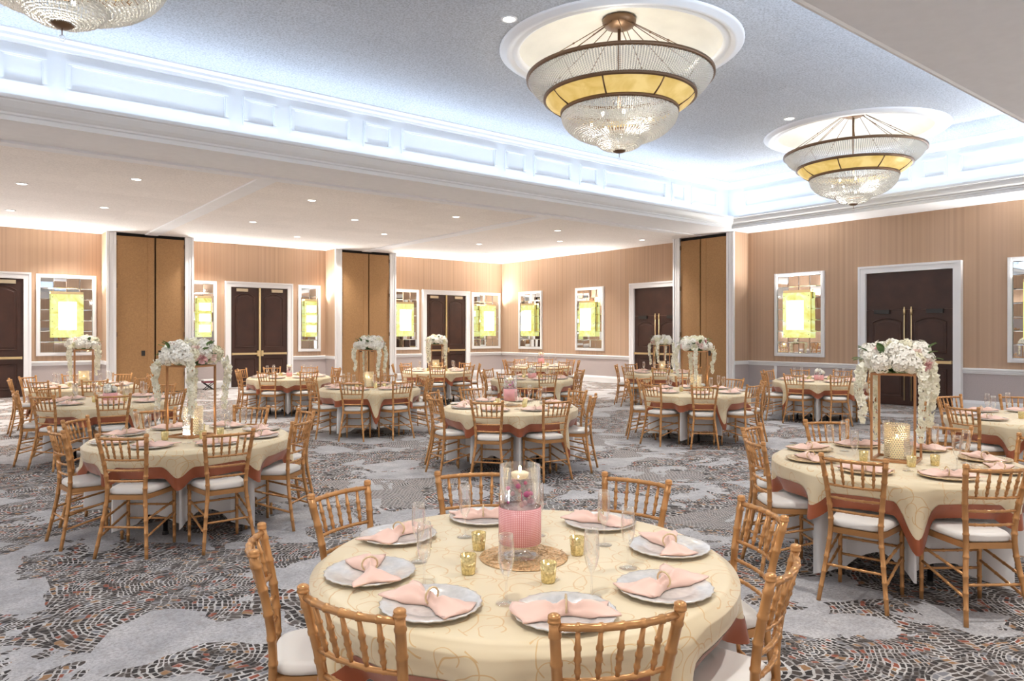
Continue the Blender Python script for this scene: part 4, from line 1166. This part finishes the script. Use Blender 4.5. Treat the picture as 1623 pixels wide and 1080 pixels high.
for ti, (nm, cx, cy, ph, full, cp, desc) in enumerate(TABLES):
    pr = math.radians(ph)
    use(PT, (cx, cy, 0), pr, 'round table under layered cloths, ' + desc, 'table', 'round banquet tables')
    w_, g_, c_ = CLOTH[ti % 3]
    if nm in SEATFIX:
        sl = []
        for k_ in range(8):
            ad = ph+45*k_; q = min(SEATFIX[nm], key=lambda q: abs((q[0]-ad+180) % 360-180))
            sl.append((q[0]-ph, q[1]) if abs((q[0]-ad+180) % 360-180) < 12 else (45*k_, 1.02))
        w_, g_, c_ = cloth_set(30+ti, sl)
    useme('white_tablecloth', w_, (cx, cy, 0), pr, 'white undercloth hanging lowest, ' + desc, 'tablecloth', 'white under-cloths')
    ov = useme('gold_tablecloth', g_, (cx, cy, 0), pr, 'gold embroidered overlay with copper hem, ' + desc, 'tablecloth', 'gold overlay cloths')
    o = link('satin_border', c_, ov); o['label'] = 'copper satin border'
    ZT = ZC
    # seats numbered by the side of the table they stand on, seen from the camera
    base = math.atan2(-cy, -cx)
    seats = []
    for k_ in range(8):
        a = pr+k_*PI/4
        rel = (math.degrees(a-base)) % 360
        seats.append((a, rel))
    seats.sort(key=lambda s: s[1])
    # the seat nearest to rel=0 is 'near'
    i0 = min(range(8), key=lambda i: min(seats[i][1], 360-seats[i][1]))
    for j in range(8):
        a, rel = seats[(i0+j) % 8]; side = SIDE[j]
        x, y = cx+.785*cos(a), cy+.785*sin(a)
        u, v, d = pix(cx+1.0*cos(a), cy+1.0*sin(a), .8)
        if ingroup(u, v, 45 if nm in ('T14','T15') else 60):
            ja = rn.uniform(-.05,.05) if nm != 'T1' else rn.uniform(-.02,.02)
            fit_ = min(SEATFIX.get(nm, []), key=lambda q: abs((q[0]-math.degrees(a)+180) % 360-180), default=None)
            if fit_ and abs((fit_[0]-math.degrees(a)+180) % 360-180) < 12:
                ca = math.radians(fit_[0]); x, y = cx+(fit_[1]-.243)*cos(ca), cy+(fit_[1]-.243)*sin(ca); ja += ca-a
            use(PC_FULL if full else PC_SIMPLE, (x, y, 0), a+PI/2+ja, 'gold bamboo chair, %s side, %s' % (side, desc), 'chair', 'gold banquet chairs')
        # setting
        pa = a+math.radians(rn.uniform(-3,3)); prr = .615
        if nm == 'T1':
            tgt = [162,115,201,69,15,331,284,243]; pa = math.radians(min(tgt, key=lambda q: abs((q-math.degrees(a)+180) % 360-180)))
        px, py = cx+prr*cos(pa), cy+prr*sin(pa); u, v, d = pix(px, py, ZT)
        if not ingroup(u, v, 20): continue
        gm = nm in ('T14',)
        useme('charger_plate', CHARGERG if gm else CHARGER, (px, py, ZT), rn.uniform(0,6), '%s charger plate, %s seat, %s' % ('gold-rimmed' if gm else 'pearl silver', side, desc), 'plate', 'charger plates')
        use(PN[rn.randrange(4)], (px, py, ZT), pa+PI/2+rn.uniform(-.25,.25)+(PI if rn.random() < .5 else 0), 'blush napkin bow, %s plate, %s' % (side, desc), 'napkin', 'blush napkins')
        fa = a-math.radians(20)
        fx, fy = cx+.43*cos(fa), cy+.43*sin(fa)
        if nm == 'T1':
            TF = [(224,.50),(259,.49),(303,.42),(347,.38),(186,.50),(150,.42),(94,.38),(39,.31)]
            q = min(TF, key=lambda q: abs((q[0]-math.degrees(fa)+180) % 360-180)); fx, fy = cx+q[1]*cos(math.radians(q[0])), cy+q[1]*sin(math.radians(q[0]))
        useme('champagne_flute', FLUTE, (fx, fy, ZT), 0, 'champagne flute by %s plate, %s' % (side, desc), 'glass', 'champagne flutes')
    # centre
    if cp == 'stand':
        srz = {'T2': .55, 'T14': .25}.get(nm, .3+ti*.4)
        use(PS, (cx, cy, ZT), srz, 'rose gold flower stand, ' + desc, 'flower stand', 'rose gold flower stands')
        use(PA[ti % 3], (cx, cy, ZT+ZS+.001), srz, 'white blush flowers with hanging orchids, ' + desc, 'flowers', 'tall flower arrangements')
        use(PCH, (cx+.02*cos(srz), cy+.02*sin(srz), ZT), 0, 'glowing crystal candle cylinder, ' + desc, 'candle', 'crystal candle cylinders')
        vs = [(a_, .26) for a_ in (base-.9, base+.35, base+1.1, base+2.8)]
    elif cp:
        if cp == 'tall': useme('woven_placemat', PMAT, (cx, cy, ZT), 0, 'round gold woven mat, ' + desc, 'placemat', 'gold woven mats')
        ax, ay = (cx-.02, cy+.0) if nm == 'T1' else (cx, cy)
        use(PVASE[cp], (ax, ay, ZT+(.0085 if cp == 'tall' else .001)), ti*.7, {'tall': 'tall vase with floating candle, ', 'flowers': 'low pink vase of flowers, ', 'small': 'slim pink beaded glass vase, '}[cp] + desc, 'vase')
        vs = [(math.radians(b_), r_) for b_, r_ in ((185,.29),(114,.21),(248,.30),(330,.22))] if nm == 'T1' else [(base-.8+q*1.55, .25) for q in range(4)]
    else: vs = [(base-.6, .2), (base+.9, .2)]
    for q, (a_, r_) in enumerate(vs):
        vx, vy = cx+r_*cos(a_), cy+r_*sin(a_)
        if not ingroup(*pix(vx, vy, ZT)[:2], 5): continue
        use(PV, (vx, vy, ZT), q, 'gold votive candle %s, %s' % ({'T1': ['at the left','back left','front right','back right']}.get(nm, ['front left','front right','back right','back left'])[q], desc), 'candle', 'gold votive candles')
# folding tray stands against the back wall
def tray_stand(x, y, rz, label):
    t = empty('folding_tray_stand', (x, y, 0), rz); tag(t, label, 'tray stand', 'folding tray stands')
    for s in (-1, 1):
        for q in (-.10, .10):
            m = MB(); m.tube([(s*.13, q+s*.012, 0), (-s*.13, q+s*.012, .20)], .012, 8); part('leg', m, M['blackplastic'], t)
    m = MB(); m.box(-.16, .16, -.14, .14, .205, .255); part('strap', m, M['maroon'], t, False)
    m = MB(); m.box(-.17, .17, -.15, .15, .256, .30); part('tray', m, M['white_cloth'], t, False)
tray_stand(5.95, 21.7, 0, 'low dark red folding tray stand by the middle double doors')
tray_stand(12.75, 21.75, 0, 'low dark red folding tray stand by the far double doors')
m = MB(); m.box(XW-.03, XW-.001, 10.38, 10.45, .225, .782); structure('trim_90', m, M['trim'], 'thin white upright strip on the wainscot below the right wall mirror', cat='trim')
# prototypes that found no place are removed
for p in [PC_FULL, PC_SIMPLE, PT, PV, PS, PCH] + PN + PA + list(PVASE.values()):
    if p.name not in USED:
        for c in list(p.children): bpy.data.objects.remove(c)
        bpy.data.objects.remove(p)

# ------------------------------------------------------------------ view
w = bpy.data.worlds.new('world'); sc.world = w; w.use_nodes = True
w.node_tree.nodes['Background'].inputs[0].default_value = (.9,.93,1,1); w.node_tree.nodes['Background'].inputs[1].default_value = .3
sc.view_settings.view_transform = 'Standard'; sc.view_settings.look = 'None'; sc.view_settings.gamma = 1
sc.view_settings.use_curve_mapping = False; sc.view_settings.exposure = EXPO
cy_ = sc.cycles
cy_.max_bounces = 6; cy_.diffuse_bounces = 4; cy_.glossy_bounces = 3; cy_.transmission_bounces = 4; cy_.transparent_max_bounces = 8; cy_.use_adaptive_sampling = True; cy_.adaptive_threshold = .05
cy_.caustics_reflective = False; cy_.caustics_refractive = False; cy_.sample_clamp_indirect = 6; cy_.use_light_tree = True
